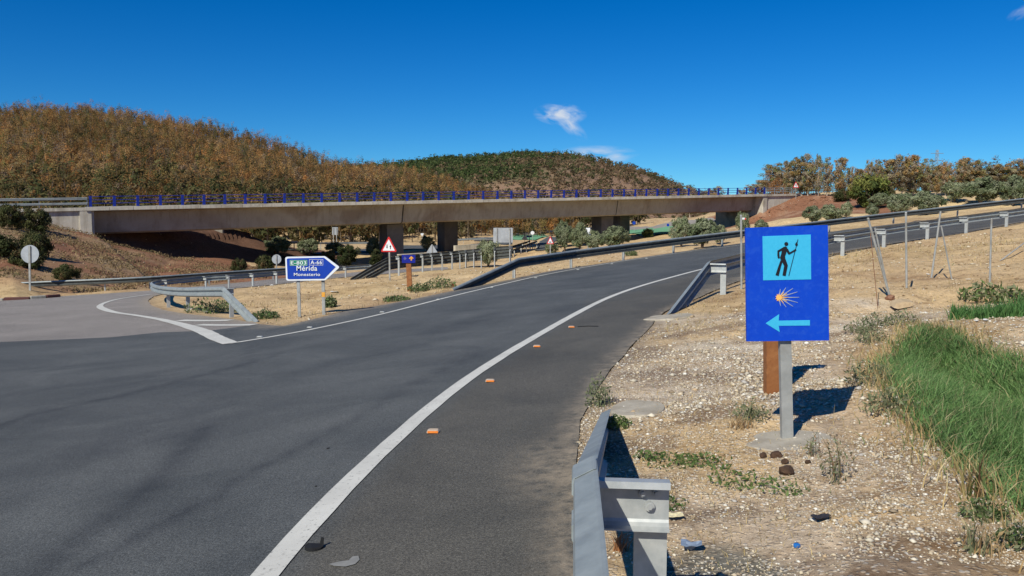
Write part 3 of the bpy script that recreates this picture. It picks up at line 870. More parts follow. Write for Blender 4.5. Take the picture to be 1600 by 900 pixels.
# lap joint plate of the beam near the end
mb = MB(); beam_mesh(mb, np.array([zz(.303, 2.93), zz(.316, 3.1)]) + np.array([-.006, 0, 0]), 1, [.753, .753], .006)
mb.build('lap_plate', GALV, near)
for y_ in (2.86, 3.0):
    x_ = .236 + (y_ - 2) * .072 - .01; zt = float(Zp(x_, y_)) + .735
    mb = MB(); mb.tube([(x_ + .012, y_, zt - .012), (x_ - .006, y_, zt + .003)], [.014, .011], 10); mb.build('beam_bolt', ZINC, near)

p1 = [np.array(Gs(u, v)) for u, v in [(1128, 460), (1225, 425), (1315, 399), (1380, 386.5), (1448, 374.5), (1509, 364), (1572, 355), (1640, 344.5)]]
sh = lambda p, dx, dy: np.array([p[0] + dx, p[1] + dy, float(Zp(p[0] + dx, p[1] + dy))])
r1 = [Gs(1047, 493), sh(p1[0], -.25, .02)] + [sh(p, -.2, .14) for p in p1[1:]]
guardrail('guardrail seen from behind, sloping down into the gravel, passing behind the big blue sign', r1, [.04] + [.74] * (len(r1) - 1), 1, [p1[0], p1[1], p1[2], p1[3], p1[4], p1[5], p1[6], p1[7]], ln=.22, smooth=False, step=.5)
r2 = [Gs(u, v) for u, v in [(706, 455), (810, 434.5), (898, 418.5), (979, 406.5), (1057, 395.5), (1133, 385), (1220, 373.5), (1300, 362), (1400, 349), (1500, 337), (1600, 325), (1680, 316)]]
guardrail('long dark-faced guardrail along the far side of the main road', r2, [.10] + [.84] * (len(r2) - 1), -1, [r2[1], r2[2], r2[3], r2[4], r2[5], r2[6], r2[7], r2[8], r2[9], r2[10]], mat=RAIL_SHADED, ln=.15, bs=1.3, spacer=False, smooth=False, step=.5)
r3px = [(404, 503), (351, 497), (284, 487), (254, 481), (241, 475), (240, 468), (252, 462), (275, 458), (318, 452.5), (355, 450), (391, 447), (428, 443.5), (480, 439), (537, 434), (579, 431)]
r3 = [Gs(u, v) for u, v in r3px]
t3 = [.93, .82, .80, .80, .80, .80, .78] + [.76] * 7
q3 = catmull([[*p, h] for p, h in zip(r3[1:], t3)], .35)
guardrail('curved pale guardrail wrapping the nose of the dirt island between the two roads', [r3[0]] + list(q3[:, :3]), [.03] + list(q3[:, 3]), 1, [r3[1], r3[2], r3[3], r3[6], r3[8], r3[9], r3[10], r3[11], r3[12], r3[13], r3[14]], mat=GALV, ln=.15, step=.35, smooth=False)
r4 = [Gs(u, v) for u, v in [(-200, 470), (-90, 466), (0, 463.5), (80, 460), (163, 456.5), (236, 452.5), (330, 445), (430, 437), (520, 430)]]
guardrail('straight weathered guardrail along the foot of the scrubby left bank', r4, [.75] * len(r4), -1, [r4[1], r4[2], r4[4], r4[5], r4[6], r4[7], r4[8]], mat=RAIL_SHADED, ln=.12, spacer=False)
r5 = [Gs(u, v) for u, v in [(548, 436), (604, 432), (619, 430.5), (657, 426), (673, 424.5), (689, 423), (704, 421.5), (718, 420), (730, 419), (742, 418), (753, 417), (775, 415), (800, 413)]]
guardrail('double-beam guardrail behind the triangular sign, closely spaced pale posts facing the viewer', r5, [.05, 1.15] + [1.25] * 11, 1, r5[2:], mat=RAIL_SHADED, ln=.15, beams=(0, .42), bs=1.28, step=1.0)
r6 = [G(u, v, 300, 55) for u, v in [(776, 404), (805, 393), (829, 385)]]
guardrail('short dark guardrail rising past the large grey sign back, left one of a pair', [np.array(p) for p in r6], [1.0] * 3, 1, None, mat=RAIL_SHADED, ln=.12, step=1.5, spacing=4, spacer=False)
r6b = [G(u, v, 300, 55) for u, v in [(796, 404), (822, 393), (840, 385)]]
guardrail('short dark guardrail beside the slip road, right one of a pair', [np.array(p) for p in r6b], [1.0] * 3, 1, None, mat=RAIL_SHADED, ln=.12, step=1.5, spacing=4, spacer=False)
for lab, pts in [('distant pale guardrail behind the grey panel across the valley', [(700, 382), (760, 379.5), (800, 377)]), ('distant guardrail along the far edge of the green painted verge', [(795, 363), (830, 362), (900, 358)]),
                 ('distant guardrail along the valley road left of the first pier', [(440, 388), (520, 388), (600, 387)])]:
    guardrail(lab, [G(u, v, 500, 90) for u, v in pts], [1.0] * len(pts), -1, None, mat=GALV, spacing=6, step=3, spacer=False)

# kerb at far left, red and white
kp = catmull(px_line([(-120, 475), (-40, 472), (45, 468), (92, 464.5)]), 1.05)
kr = thing('kerb', 'low kerb with worn red and white blocks beside the left bank', 'kerb', kp[0])
for i in range(len(kp) - 1):
    a, b = kp[i], kp[i + 1]; d = (b - a)[:2]; l = np.linalg.norm(d); ang = math.atan2(d[1], d[0])
    mb = MB(); mb.box(((a[0] + b[0]) / 2, (a[1] + b[1]) / 2 + .12, float(Zp(a[0], a[1])) + .03), (l - .015, .18, .26), Matrix.Rotation(ang, 3, 'Z'), .03)
    mb.build('kerb_block', KERB_RED if i % 2 else KERB_WHITE, kr)

# ------------------------------------------------------------------ bridges
def rot_bridge(): return Matrix(((BD[0], BN[0], 0), (BD[1], BN[1], 0), (0, 0, 1)))
def sbox(mb, s0, s1, t0, t1, z0f, z1f):
    """block between stations s0..s1; z0f, z1f are offsets from the deck line"""
    vs = []
    for s in (s0, s1):
        for t in (t0, t1):
            x, y = bxy(s, t); vs += [(x, y, bz(s) + z0f), (x, y, bz(s) + z1f)]
    mb.add(vs, [(0, 1, 3, 2), (4, 6, 7, 5), (0, 4, 5, 1), (2, 3, 7, 6), (0, 2, 6, 4), (1, 5, 7, 3)])
def ssec(mb, s0, s1, sec, n=1):
    """a cross-section (t, dz) swept between two stations"""
    k = len(sec); vs = []
    for i in range(n + 1):
        s = s0 + (s1 - s0) * i / n
        for t, dz in sec:
            x, y = bxy(s, t); vs.append((x, y, bz(s) + dz))
    fs = [tuple(range(k)), tuple(n * k + j for j in range(k - 1, -1, -1))]
    for i in range(n):
        for j in range(k): fs.append((i * k + j, (i + 1) * k + j, (i + 1) * k + (j + 1) % k, i * k + (j + 1) % k))
    mb.add(vs, fs)
def bridge(label, so, to, front):
    x, y = bxy(so + BL / 2, to + 5.5)
    root = thing('road_bridge', label, 'bridge', (x, y, -3.5), 'concrete road bridges over the valley road')
    mb = MB(); W_ = 11.0
    sec = [(to + .06, -.02), (to + W_ - .06, -.02), (to + W_ - .06, -.22), (to + W_ - 1.9, -.42), (to + 1.9, -.42), (to + .06, -.22)]
    ssec(mb, so - .6, so + BL + .6, sec, 12); mb.build('deck', CONC, root)
    mb = MB()
    n = 46
    for i in range(n):
        a = so - .8 + (BL + 1.6) * i / n; b = so - .8 + (BL + 1.6) * (i + 1) / n - .035
        dz = .012 * math.sin(i * 2.3)
        ssec(mb, a, b, [(to - .02 - dz, -.30), (to - .02 - dz, .06 + dz), (to + .5, .10 + dz), (to + .5, .0), (to + .055, -.03), (to + .055, -.30)][::-1])
    mb.build('edge_kerb', CONC_PALE, root)
    cuts = [0, .35, .70, 1.0]
    for k in range(3):
        mb = MB(); a = so + BL * cuts[k] + (.11 if k else 0); b = so + BL * cuts[k + 1] - (.07 if k < 2 else 0)
        gsec = [(to + 1.9, -.425), (to + W_ - 1.9, -.425), (to + W_ - 2.35, -2.55), (to + W_ - 2.7, -2.72), (to + 2.7, -2.72), (to + 2.35, -2.55)]
        ssec(mb, a, b, gsec, 6); mb.build('girder', CONC, root)
    for k in (1, 2):
        s = so + BL * cuts[k]
        mb = MB()
        # pier standing along the road below, with narrow recessed panel joints
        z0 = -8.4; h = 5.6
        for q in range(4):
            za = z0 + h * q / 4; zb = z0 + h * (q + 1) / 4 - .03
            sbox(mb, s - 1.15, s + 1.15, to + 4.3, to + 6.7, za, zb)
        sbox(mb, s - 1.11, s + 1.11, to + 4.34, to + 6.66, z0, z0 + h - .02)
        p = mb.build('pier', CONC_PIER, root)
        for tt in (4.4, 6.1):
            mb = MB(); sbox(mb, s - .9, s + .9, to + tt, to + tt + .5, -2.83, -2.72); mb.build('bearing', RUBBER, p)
        mb = MB(); sbox(mb, s - .8, s + 3.2, to + 1.6, to + 2.2, -7.4, -6.55)
        mb.build('footing_barrier', CONC_PALE, root)
    for e, (a, b) in enumerate(((so - 15, so), (so + BL, so + BL + 15))):
        mb = MB(); sbox(mb, a, b, to + .35, to + W_ - .35, -7.5, -.31)
        sbox(mb, a, b, to + .10, to + .5, -.30, .03)
        q = mb.build('abutment', CONC_PALE, root)
        mb = MB()
        if e == 0: sbox(mb, so - 1.3, so - .25, to + .13, to + .4, -6, -.305)
        else: sbox(mb, so + BL + .02, so + BL + 1.0, to + .13, to + .4, -6, -.305)
        mb.build('pilaster', CONC_PALE, root)
    mb = MB(); sbox(mb, so - 15, so - .62, to + .55, to + W_ - .5, -.2, .02); mb.build('carriageway', ASPH, root)
    # parapet: wide posts and three rails
    if front:
        mb = MB(); w, t_, h = .26, .10, 1.12
        mb.prism([(-.02, 0), (.20, 0), (.11, .5), (.08, h), (-.04, h), (-.02, .5)], (-w / 2, 0, 0), (0, 1, 0), (0, 0, 1), (w, 0, 0))
        o = mb.build('railing_post', BLUEP, None); pmesh = o.data; bpy.data.objects.remove(o)
        rail = thing('parapet_railing', 'blue metal railing with three bars along the near edge of the bridge deck', 'railing', (*bxy(so + BL / 2, to), bz(so + BL / 2)))
        ang = math.atan2(BD[1], BD[0]); n = 46
        for i in range(n + 1):
            s = so - .3 + (BL + .6) * i / n; x, y = bxy(s, to + .12)
            o = link('railing_post', pmesh, rail); o.location = Vector((x, y, bz(s) + .05)) - rail.location; o.rotation_euler = (0, 0, ang)
        for dz in (.42, .76, 1.10):
            mb = MB(); a = so - .4; b = so + BL + .4
            mb.tube([(*bxy(a, to + .14), bz(a) + dz), (*bxy(b, to + .14), bz(b) + dz)], .03, 8); mb.build('rail', BLUEP, rail)
    return root
bridge('long concrete road bridge in front, carrying the blue railing, dark girder face in shade', 0, 0, True)
bridge('second concrete bridge behind the first, a lower dark strip with its own piers', 16.6, 15.0, False)
def grey_rail(label, s0, s1, t, rows, sp):
    root = thing('road_barrier', label, 'barrier', (*bxy((s0 + s1) / 2, t), bz((s0 + s1) / 2)))
    for dz, r in rows:
        mb = MB(); mb.box((0, 0, 0), (1, 1, 1)) if False else None
        a = (*bxy(s0, t), bz(s0) + dz); b = (*bxy(s1, t), bz(s1) + dz)
        mb.tube([a, b], r, 8); mb.build('bar', GALV, root)
    mb = MB(); mb.box((0, 0, .5), (.08, .12, 1.05)); o = mb.build('barrier_post', ZINC, None); m = o.data; bpy.data.objects.remove(o)
    n = max(1, int(abs(s1 - s0) / sp))
    for i in range(n + 1):
        s = s0 + (s1 - s0) * i / n; x, y = bxy(s, t + .12)
        o = link('barrier_post', m, root); o.location = Vector((x, y, bz(s))) - root.location; o.rotation_euler = (0, 0, math.atan2(BD[1], BD[0]))
grey_rail('grey steel barrier left of the blue railing above the bank', -30, -.6, .05, ((.95, .07), (.83, .07), (.45, .07), (.35, .07)), 4)
grey_rail('grey steel barrier right of the blue railing above the red slope', BL + .6, BL + 34, .05, ((1.05, .05), (.8, .05), (.45, .06)), 2.2)
# ------------------------------------------------------------------ foliage
def rand_dirs(n):
    v = rng.normal(size=(n, 3)); return v / np.linalg.norm(v, axis=1)[:, None]
def leaf_quads(C, size, col, asp=1.0, up=None, diamond=True, outd=None, loose=.75):
    """one small four-cornered leaf (or leaf spray) at each point"""
    n = len(C); a = rand_dirs(n)
    if up is not None: a = a + up; a /= np.linalg.norm(a, axis=1)[:, None]
    b = np.cross(a, rand_dirs(n)); b /= np.linalg.norm(b, axis=1)[:, None] + 1e-9
    if outd is not None:      # leaves overlap like shingles, facing out of the crown
        nn = outd + rand_dirs(n) * loose; nn /= np.linalg.norm(nn, axis=1)[:, None] + 1e-9
        a = np.cross(nn, rand_dirs(n)); a /= np.linalg.norm(a, axis=1)[:, None] + 1e-9
        b = np.cross(nn, a)
    s = np.asarray(size).reshape(-1, 1) * np.ones((n, 1))
    A = a * s * asp; Bv = b * s
    V = np.stack([C - A, C - Bv * .55, C + A, C + Bv * .55], 1).reshape(-1, 3) if diamond else np.stack([C - A - Bv, C + A - Bv, C + A + Bv, C - A + Bv], 1).reshape(-1, 3)
    Fq = np.arange(n * 4).reshape(-1, 4)
    return V, Fq, np.repeat(col, 4, 0)
def cluster_points(cents, rads, per):
    n = len(cents); idx = np.repeat(np.arange(n), per)
    d = rand_dirs(len(idx)) * (rng.uniform(0, 1, len(idx)) ** .45)[:, None]
    return cents[idx] + d * rads[idx], idx
def pal(cols, w, n):
    cols = np.array(cols); i = rng.choice(len(cols), n, p=np.array(w) / sum(w)); return cols[i]

def tree_proto(name, h, w, trunk_h, cents, rads, per, lsize, cols, cw, bark, trunk_r, asp=1.3, var=.22, limbs=10, up=None):
    root = thing(name, None, None)
    mb = MB()
    top = trunk_h + (h - trunk_h) * .55
    pts = [(0, 0, -.3), (.02 * h, .01 * h, trunk_h * .5), (-.01 * h, .015 * h, trunk_h), (.015 * h, -.01 * h, top)]
    mb.tube(pts, [trunk_r * 1.35, trunk_r, trunk_r * .8, trunk_r * .3], 7)
    order = rng.permutation(len(cents))[:limbs]
    for k in order:
        c = cents[k]; z0 = trunk_h * .75 + (top - trunk_h * .75) * rng.uniform(0, .8)
        s = np.array([0.0, 0, z0]); m = s + (c - s) * .5 + np.array([0, 0, .06 * h])
        mb.tube([s, m, c], [trunk_r * .45, trunk_r * .28, trunk_r * .1], 5)
    mb.build('trunk', bark, root)
    Pp, idx = cluster_points(cents, rads, per)
    cc = pal(cols, cw, len(cents)) * rng.uniform(1 - var, 1 + var, (len(cents), 1))
    col = cc[idx] * rng.uniform(.75, 1.25, (len(idx), 1))
    mid = cents.mean(0); o1 = (Pp - cents[idx]) / rads[idx]; o2 = (Pp - mid); o2 /= np.linalg.norm(o2, axis=1)[:, None] + 1e-9
    V, Fq, Cc = leaf_quads(Pp, lsize * rng.uniform(.6, 1.3, len(Pp)), col, asp, up, outd=o1 * .8 + o2 * .5)
    me = np_mesh('crown', V, Fq, LEAF, Cc); link('crown', me, root)
    return root
def dome_clusters(n, w, h, z0, r0, r1, flat=.8):
    c = []
    while len(c) < n:
        d = rng.normal(size=3); d /= np.linalg.norm(d); q = rng.uniform(.45, 1.0) ** .6
        z = z0 + (h - z0) * (.5 + .5 * d[2] * q)
        lump = 1 + .35 * math.sin(3 * math.atan2(d[1], d[0]) + n) * rng.uniform(.2, 1)
        c.append([d[0] * w / 2 * q * lump * .85, d[1] * w / 2 * q * lump * .85, z])
    c = np.array(c); r = rng.uniform(r0, r1, (n, 1)) * np.array([[1, 1, flat]])
    return c, r
OLIVE = [(.20, .225, .125), (.25, .27, .16), (.15, .18, .09), (.30, .31, .20)]
BROOM = [(.15, .175, .045), (.22, .22, .06), (.09, .115, .035), (.24, .20, .07)]
EUC = [(.38, .25, .13), (.33, .27, .17), (.42, .26, .10), (.26, .26, .11), (.36, .30, .22), (.42, .30, .14)]
HOLM = [(.06, .075, .03), (.085, .085, .04), (.045, .055, .022)]
olive = []
for k in range(3):
    c, r = dome_clusters(75, 3.3, 2.7, .55, .28, .5)
    olive.append(tree_proto('olive_tree', 2.7, 3.3, .7, c, r, 95, .085, OLIVE, [3, 3, 2, 1], BARK, .16, 1.6, .2))
shrub = []
for k in range(3):
    c, r = dome_clusters(60, 3.0, 2.0, .1, .25, .48)
    shrub.append(tree_proto('round_bush', 2.0, 3.0, .2, c, r, 85, .08, BROOM, [3, 2, 3, 1], BARK, .06, 1.5, .28))
shrubd = []
for k in range(3):
    c, r = dome_clusters(60, 3.0, 1.9, .05, .25, .5)
    shrubd.append(tree_proto('dark_round_bush', 2.0, 3.0, .2, c, r, 90, .075, [(.075, .08, .03), (.10, .095, .04), (.05, .06, .022), (.13, .09, .042)], [3, 2, 3, 1], BARK, .06, 1.5, .28))
dark = []
for k in range(2):
    c, r = dome_clusters(45, 2.4, 2.2, .1, .2, .5)
    c[:, 2] += np.abs(rng.normal(size=len(c))) * .3
    dark.append(tree_proto('dark_bush', 2.0, 2.4, .2, c, r, 70, .09, HOLM, [3, 2, 3], BARK, .05, 1.9, .3))
euc = []
for k in range(5):
    n = 85
    zf = rng.uniform(.14, 1.0, n) ** .85; ang = rng.uniform(0, 2 * math.pi, n)
    prof_ = np.clip(np.sin(np.clip(zf * .93, 0, 1) ** 1.5 * math.pi), 0, 1) ** .5
    rad = 2.3 * prof_ * rng.uniform(.25, 1, n) * (1 if k % 2 else .75)
    c = np.column_stack([np.cos(ang) * rad, np.sin(ang) * rad, 10 * zf * (.93 + .07 * rng.uniform(-1, 1, n))])
    r = rng.uniform(.35, .8, (n, 1)) * np.array([[1, 1, 1.15]])
    euc.append(tree_proto('eucalyptus_tree', 10, 5, 2.2, c, r, 75, .12, EUC, [3, 3, 2, 3, 3, 1], BARK_PALE, .16, 1.5, .25, 20))
protos_used = set()
def put(proto, label, cat, group, x, y, z, sxy, sz, rot=None):
    k = proto.name
    if k in protos_used: o = copy_tree(proto)
    else: o = proto; protos_used.add(k)
    o.location = (float(x), float(y), float(z)); o.scale = (sxy, sxy, sz); o.rotation_euler = (0, 0, random.uniform(0, 6.28) if rot is None else rot)
    tag(o, label, cat, group); return o
def put_px(kind, W0, H0, i, label, cat, group, u0, u1, vt, vb, d, sink=0.1):
    """a plant that fills the given pixel box when it stands at depth d"""
    q = G((u0 + u1) / 2, vb, 400, 20.0)
    if .55 * d < q[1] < 1.7 * d: d = float(q[1])
    p = P((u0 + u1) / 2, vb, d); gz = H1(p[0], p[1]); top = P((u0 + u1) / 2, vt, d)[2]
    w = (u1 - u0) / F * d; h = max(top - gz, .4)
    o = put(kind[i % len(kind)], label, cat, group, p[0], p[1], gz - sink, w / W0, (h + sink) / H0)
    return o
go = 'olive trees around the roads'
OL = [(742, 784, 377, 417, 60, 'single small olive tree behind the double-beam guardrail, right of the second pier'),
      (866, 898, 348, 394, 66, 'tall left one of the olive trees growing in front of the second pier row'),
      (892, 918, 350, 394, 70, 'olive tree directly left of the blue and white sign under the bridge'),
      (849, 872, 379, 398, 62, 'low olive bush in front of the slip road, by the red warning triangle'),
      (912, 948, 362, 393, 64, 'low spreading olive tree at the foot of the right pier'),
      (938, 983, 355, 390, 60, 'broad olive tree right of the right pier of the bridge'),
      (1046, 1082, 341, 386, 56, 'left one of two big olives behind the far guardrail near the abutment'),
      (1072, 1124, 343, 388, 54, 'wide olive tree behind the far guardrail, its trunk showing under the beam'),
      (1114, 1136, 353, 382, 60, 'small olive right of the wide one, near the dark abutment'),
      (1148, 1172, 333, 372, 70, 'narrow olive tree growing in the shade below the right abutment'),
      (1178, 1200, 344, 366, 72, 'small pale olive bush at the foot of the red rock slope'),
      (414, 456, 371, 400, 112, 'leftmost of the olives seen under the bridge, beside the black shaded bank'),
      (466, 502, 373, 400, 116, 'rounded olive tree above the word end of the blue arrow sign'),
      (506, 538, 379, 396, 128, 'low pale olive tree beyond the dark bush, along the valley road'),
      (571, 600, 373, 406, 104, 'dark green olive tree close to the left side of the first pier'),
      (655, 680, 370, 392, 118, 'small olive tree between the two nearest piers'),
      (1253, 1285, 323, 350, 86, 'left one of the paired olive bushes on the red slope above the blue sign'),
      (1278, 1315, 321, 348, 86, 'right one of the paired olive bushes on the red slope above the blue sign'),
      (1314, 1332, 316, 342, 90, 'slim young olive right of the paired bushes'),
      (1352, 1373, 320, 342, 84, 'small olive behind the guardrail, below the rounded yellow-green bush'),
      (1357, 1390, 303, 326, 104, 'grey-green olive just below the big yellow-green bush'),
      (1384, 1430, 303, 338, 84, 'left half of the widest olive pair behind the right guardrail'),
      (1418, 1473, 300, 336, 82, 'broadest olive tree behind the right guardrail, dense round crown'),
      (1430, 1486, 268, 300, 140, 'pale tall olive tree standing in front of the brown skyline trees'),
      (1470, 1512, 285, 316, 112, 'olive tree left of the one with the dark forked trunk'),
      (1504, 1560, 279, 322, 96, 'olive tree with a dark forked trunk on bare straw ground'),
      (1562, 1604, 276, 322, 98, 'olive tree cut by the right picture edge'),
      (1500, 1530, 278, 300, 150, 'far olive tree behind the one with the forked trunk'),
      (1545, 1580, 275, 297, 150, 'distant olive tree near the right picture edge, under the orange woods'),
      (1604, 1650, 280, 322, 92, 'olive tree just outside the right picture edge')]
for i, (u0, u1, vt, vb, d, lab) in enumerate(OL[:-1]):
    o = put_px(olive, 3.3, 2.7, i, lab, 'olive tree', go, u0, u1, vt, vb, d)
BU = [(shrubd, 3.0, 2.0, -6, 34, 318, 358, 74, 'upper dark bush at the left picture edge beside the grey barrier'), (shrubd, 3.0, 2.0, 26, 82, 322, 362, 74, 'large dark green bush hiding the lower left corner of the wing wall'),
      (shrubd, 3.0, 2.0, -30, 30, 364, 402, 62, 'brownish bush halfway down the left bank at the picture edge'), (shrubd, 3.0, 2.0, 34, 80, 360, 402, 61, 'round bush right behind the round sign back on the left bank'), (shrubd, 3.0, 2.0, 20, 72, 385, 418, 56, 'low dark bush at the foot of the round sign on the left bank'),
      (shrubd, 3.0, 2.0, 82, 123, 412, 438, 52, 'small isolated bush low on the left bank'),
      (shrub, 3.0, 2.0, 1322, 1390, 273, 322, 108, 'big rounded yellow-green bush at the end of the right barrier'), (shrubd, 3.0, 2.0, 1302, 1330, 294, 315, 112, 'dark low bush left of the big yellow-green one'), (shrubd, 3.0, 2.0, 1372, 1400, 290, 318, 116, 'dark bush between the big yellow-green one and the olives'),
      (shrub, 3.0, 2.0, 1002, 1022, 357, 371, 100, 'small ball-shaped bush in front of the green painted roundabout'),
      (shrubd, 3.0, 2.0, 362, 388, 402, 426, 82, 'left one of the bushes in the shade under the bridge'), (shrubd, 3.0, 2.0, 398, 432, 398, 424, 84, 'right one of the bushes in the shade under the bridge, behind the small round sign'),
      (dark, 2.4, 2.0, 524, 560, 390, 418, 78, 'spiky dark bush right of the tip of the blue arrow sign'), (dark, 2.4, 2.0, 576, 600, 398, 418, 80, 'brownish leafless bush in front of the first pier'),
      (dark, 2.4, 2.0, 502, 526, 396, 414, 84, 'dark low shrub partly hidden by the top of the blue arrow sign')]
for i, (kd, w0, h0, u0, u1, vt, vb, d, lab) in enumerate(BU):
    o = put_px(kd, w0, h0, i, lab, 'bush', 'bushes on the banks', u0, u1, vt, vb, d)
    if u1 > 1300 and i == 6:
        pass
# skyline trees at right, and a few over the bridge
EU = [(1150, 1166, 290, 306, 255), (1166, 1186, 286, 306, 255), (1178, 1202, 278, 306, 240), (1190, 1222, 253, 306, 215), (1214, 1240, 262, 306, 214), (1222, 1246, 243, 306, 205), (1238, 1268, 235, 306, 205), (1252, 1274, 247, 306, 200), (1271, 1285, 239, 306, 208), (1283, 1302, 245, 306, 212),
      (1301, 1325, 238, 306, 200), (1323, 1336, 256, 306, 205), (1334, 1352, 259, 306, 215), (1352, 1364, 249, 306, 220), (1360, 1380, 249, 306, 205), (1374, 1404, 241, 306, 205), (1396, 1420, 236, 306, 215), (1412, 1438, 235, 306, 205), (1404, 1444, 258, 306, 190), (1434, 1458, 247, 306, 220),
      (1454, 1472, 252, 306, 225), (1468, 1486, 247, 306, 215), (1491, 1516, 240, 304, 210), (1508, 1534, 246, 304, 215), (1526, 1552, 252, 304, 210), (1546, 1570, 250, 304, 220), (1568, 1600, 244, 304, 210), (1500, 1540, 262, 304, 190), (1540, 1590, 262, 304, 190), (1590, 1640, 248, 304, 205),
      (1070, 1088, 287, 304, 270), (1104, 1130, 287, 304, 265), (1586, 1620, 262, 304, 192)]
lab_e = ['tiny hazy tree over the right part of the blue railing, first of the skyline row', 'small purple-grey tree over the blue railing, second of the skyline row', 'low loose tree at the left end of the brown wood, above the blue railing end', 'thin leaning eucalyptus with open branches at the left end of the brown wood', 'low orange tree under the taller ones above the warning triangle', 'tall eucalyptus left of the highest crown behind the triangle sign', 'highest crown of the brown wood, behind the triangle sign', 'olive-brown eucalyptus pressed against the right side of the highest crown', 'slim lone eucalyptus right of the first gap of sky', 'bushy eucalyptus between the slim one and the pointed one',
         'pointed orange-brown eucalyptus left of the far triangle sign', 'short tree right of the pointed orange-brown one', 'low pinkish tree behind the far triangle sign', 'thin dark tree sticking up above the yellow-green bush', 'brown eucalyptus behind the yellow-green bush', 'wide grey-brown eucalyptus right of the thin dark tree', 'tall dark-topped eucalyptus in the middle of the brown wood', 'twin-topped eucalyptus in the middle of the brown wood', 'low bright orange eucalyptus in front of the brown wood', 'grey-brown tree left of the distant pylon',
         'thin tree under the distant pylon', 'purple-brown eucalyptus left of the second gap of sky', 'tall eucalyptus right of the second gap of sky', 'orange eucalyptus next to the tall one right of the gap', 'reddish tree in the right part of the wood', 'low-topped grey tree in the right part of the wood', 'orange-brown tree near the right picture edge', 'lower orange tree in front, right of the second gap', 'lower orange tree in front, towards the right picture edge', 'eucalyptus cut by the right picture edge',
         'small grey pointed tree on the skyline right of the far hill', 'small brown tree over the middle right of the blue railing', 'low orange tree cut by the right picture edge']
for i, (u0, u1, vt, vb, d) in enumerate(EU):
    w_ = (u1 - u0) * .2; put_px(euc, 5.0, 10.4, i, lab_e[i], 'tree', 'brown eucalyptus trees on the right skyline', u0 - w_, u1 + w_, vt, vb, d, .3)
for o in olive + shrub + shrubd + dark + euc:
    if o.name not in protos_used:
        for ch in list(o.children): bpy.data.objects.remove(ch)
        bpy.data.objects.remove(o)

# ------------------------------------------------------------------ woods on the hills (nobody could count them)
def woods(name, label, PXs, hts, wid, per, ls, cols, trunks, asp=1.2):
    x, y, z = PXs; n = len(x)
    idx = np.repeat(np.arange(n), per); m = len(idx)
    d = rand_dirs(m) * (rng.uniform(0, 1, m) ** .4)[:, None]
    # every crown is three lumps
    lump = rng.integers(0, 4, m); off = rng.normal(size=(n, 4, 3)) * np.array([.22, .22, .20]); off[:, :, 2] += np.array([[-.16, .0, .12, .30]])
    o = off[idx, lump]
    C = np.column_stack([x[idx] + (d[:, 0] * .34 + o[:, 0]) * wid[idx], y[idx] + (d[:, 1] * .34 + o[:, 1]) * wid[idx], z[idx] + hts[idx] * (.55 + d[:, 2] * .2 + o[:, 2])])
    lc = 1 + (hash2(idx, lump, 3) - .5) * .5
    col = cols[idx] * lc[:, None] * rng.uniform(.86, 1.14, (m, 1))
    V, Fq, Cc = leaf_quads(C, ls * rng.uniform(.6, 1.3, m), col, asp, outd=d * .9 + o * 1.4 + np.array([0, 0, .15]), loose=.55)
    if trunks:
        r = .13 * rng.uniform(.7, 1.4, n); th_ = hts * rng.uniform(.5, .95, n)
        lean = rng.normal(size=(n, 2)) * .06 * hts[:, None]
        tv = []
        for k in range(3):
            a = 2 * math.pi * k / 3
            tv.append(np.column_stack([x + np.cos(a) * r, y + np.sin(a) * r, z - .5]))
        for k in range(3):
            a = 2 * math.pi * k / 3
            tv.append(np.column_stack([x + lean[:, 0] + np.cos(a) * r * .4, y + lean[:, 1] + np.sin(a) * r * .4, z + th_]))
        TV = np.stack(tv, 1).reshape(-1, 3); b = np.arange(n)[:, None] * 6 + len(V)
        TF = np.vstack([b + np.array([[k, (k + 1) % 3, (k + 1) % 3 + 3, k + 3]]) for k in range(3)])
        tc_ = np.array([.36, .29, .21]) * rng.uniform(.5, 1.2, (n, 1))
        V = np.vstack([V, TV]); Fq = np.vstack([Fq, TF]); Cc = np.vstack([Cc, np.repeat(tc_, 6, 0)])
    me = np_mesh(name, V, Fq, LEAF_FAR, Cc); o = link(name, me); tag(o, label, 'woodland', None, 'stuff'); return o
def sample_hill(n, u0, u1, y0, y1, hmin=1.0):
    y = np.sqrt(rng.uniform(y0 ** 2, y1 ** 2, n)); u = rng.uniform(u0, u1, n)
    x = (u - 800) / F * y; z = Hbase(x, y)
    return x, y, z, u
x, y, z, u = sample_hill(6800, -220, 900, 196, 432)
k = (z > -1.9) & ~((u > 800) & (y > 330))
x, y, z, u = x[k], y[k], z[k], u[k]
z = H(x, y)
hf = rng.uniform(4.8, 8.5, len(x)) * (1 - .25 * sstep(600, 800, u)); wf = hf * rng.uniform(.34, .55, len(x))
PALH = [(.42, .22, .075), (.38, .24, .09), (.42, .27, .11), (.30, .22, .08), (.28, .205, .135), (.15, .155, .055), (.075, .095, .04)]
cl = pal(PALH, [5, 5, 4, 5, 3, 2.2, .9], len(x)) * rng.uniform(.72, 1.15, (len(x), 1)) * np.clip(1 + .8 * fbm(x / 18, y / 18, 72), .5, 1.35)[:, None]
patch_g = fbm(x / 35, y / 35, 71)
cl = np.where((patch_g > .42)[:, None], np.array([.085, .095, .04]) * rng.uniform(.7, 1.3, (len(x), 1)), cl)
woods('hillside_wood', 'orange-brown eucalyptus wood covering the whole left hill', (x, y, z), hf, wf, 150, .21, cl, True)
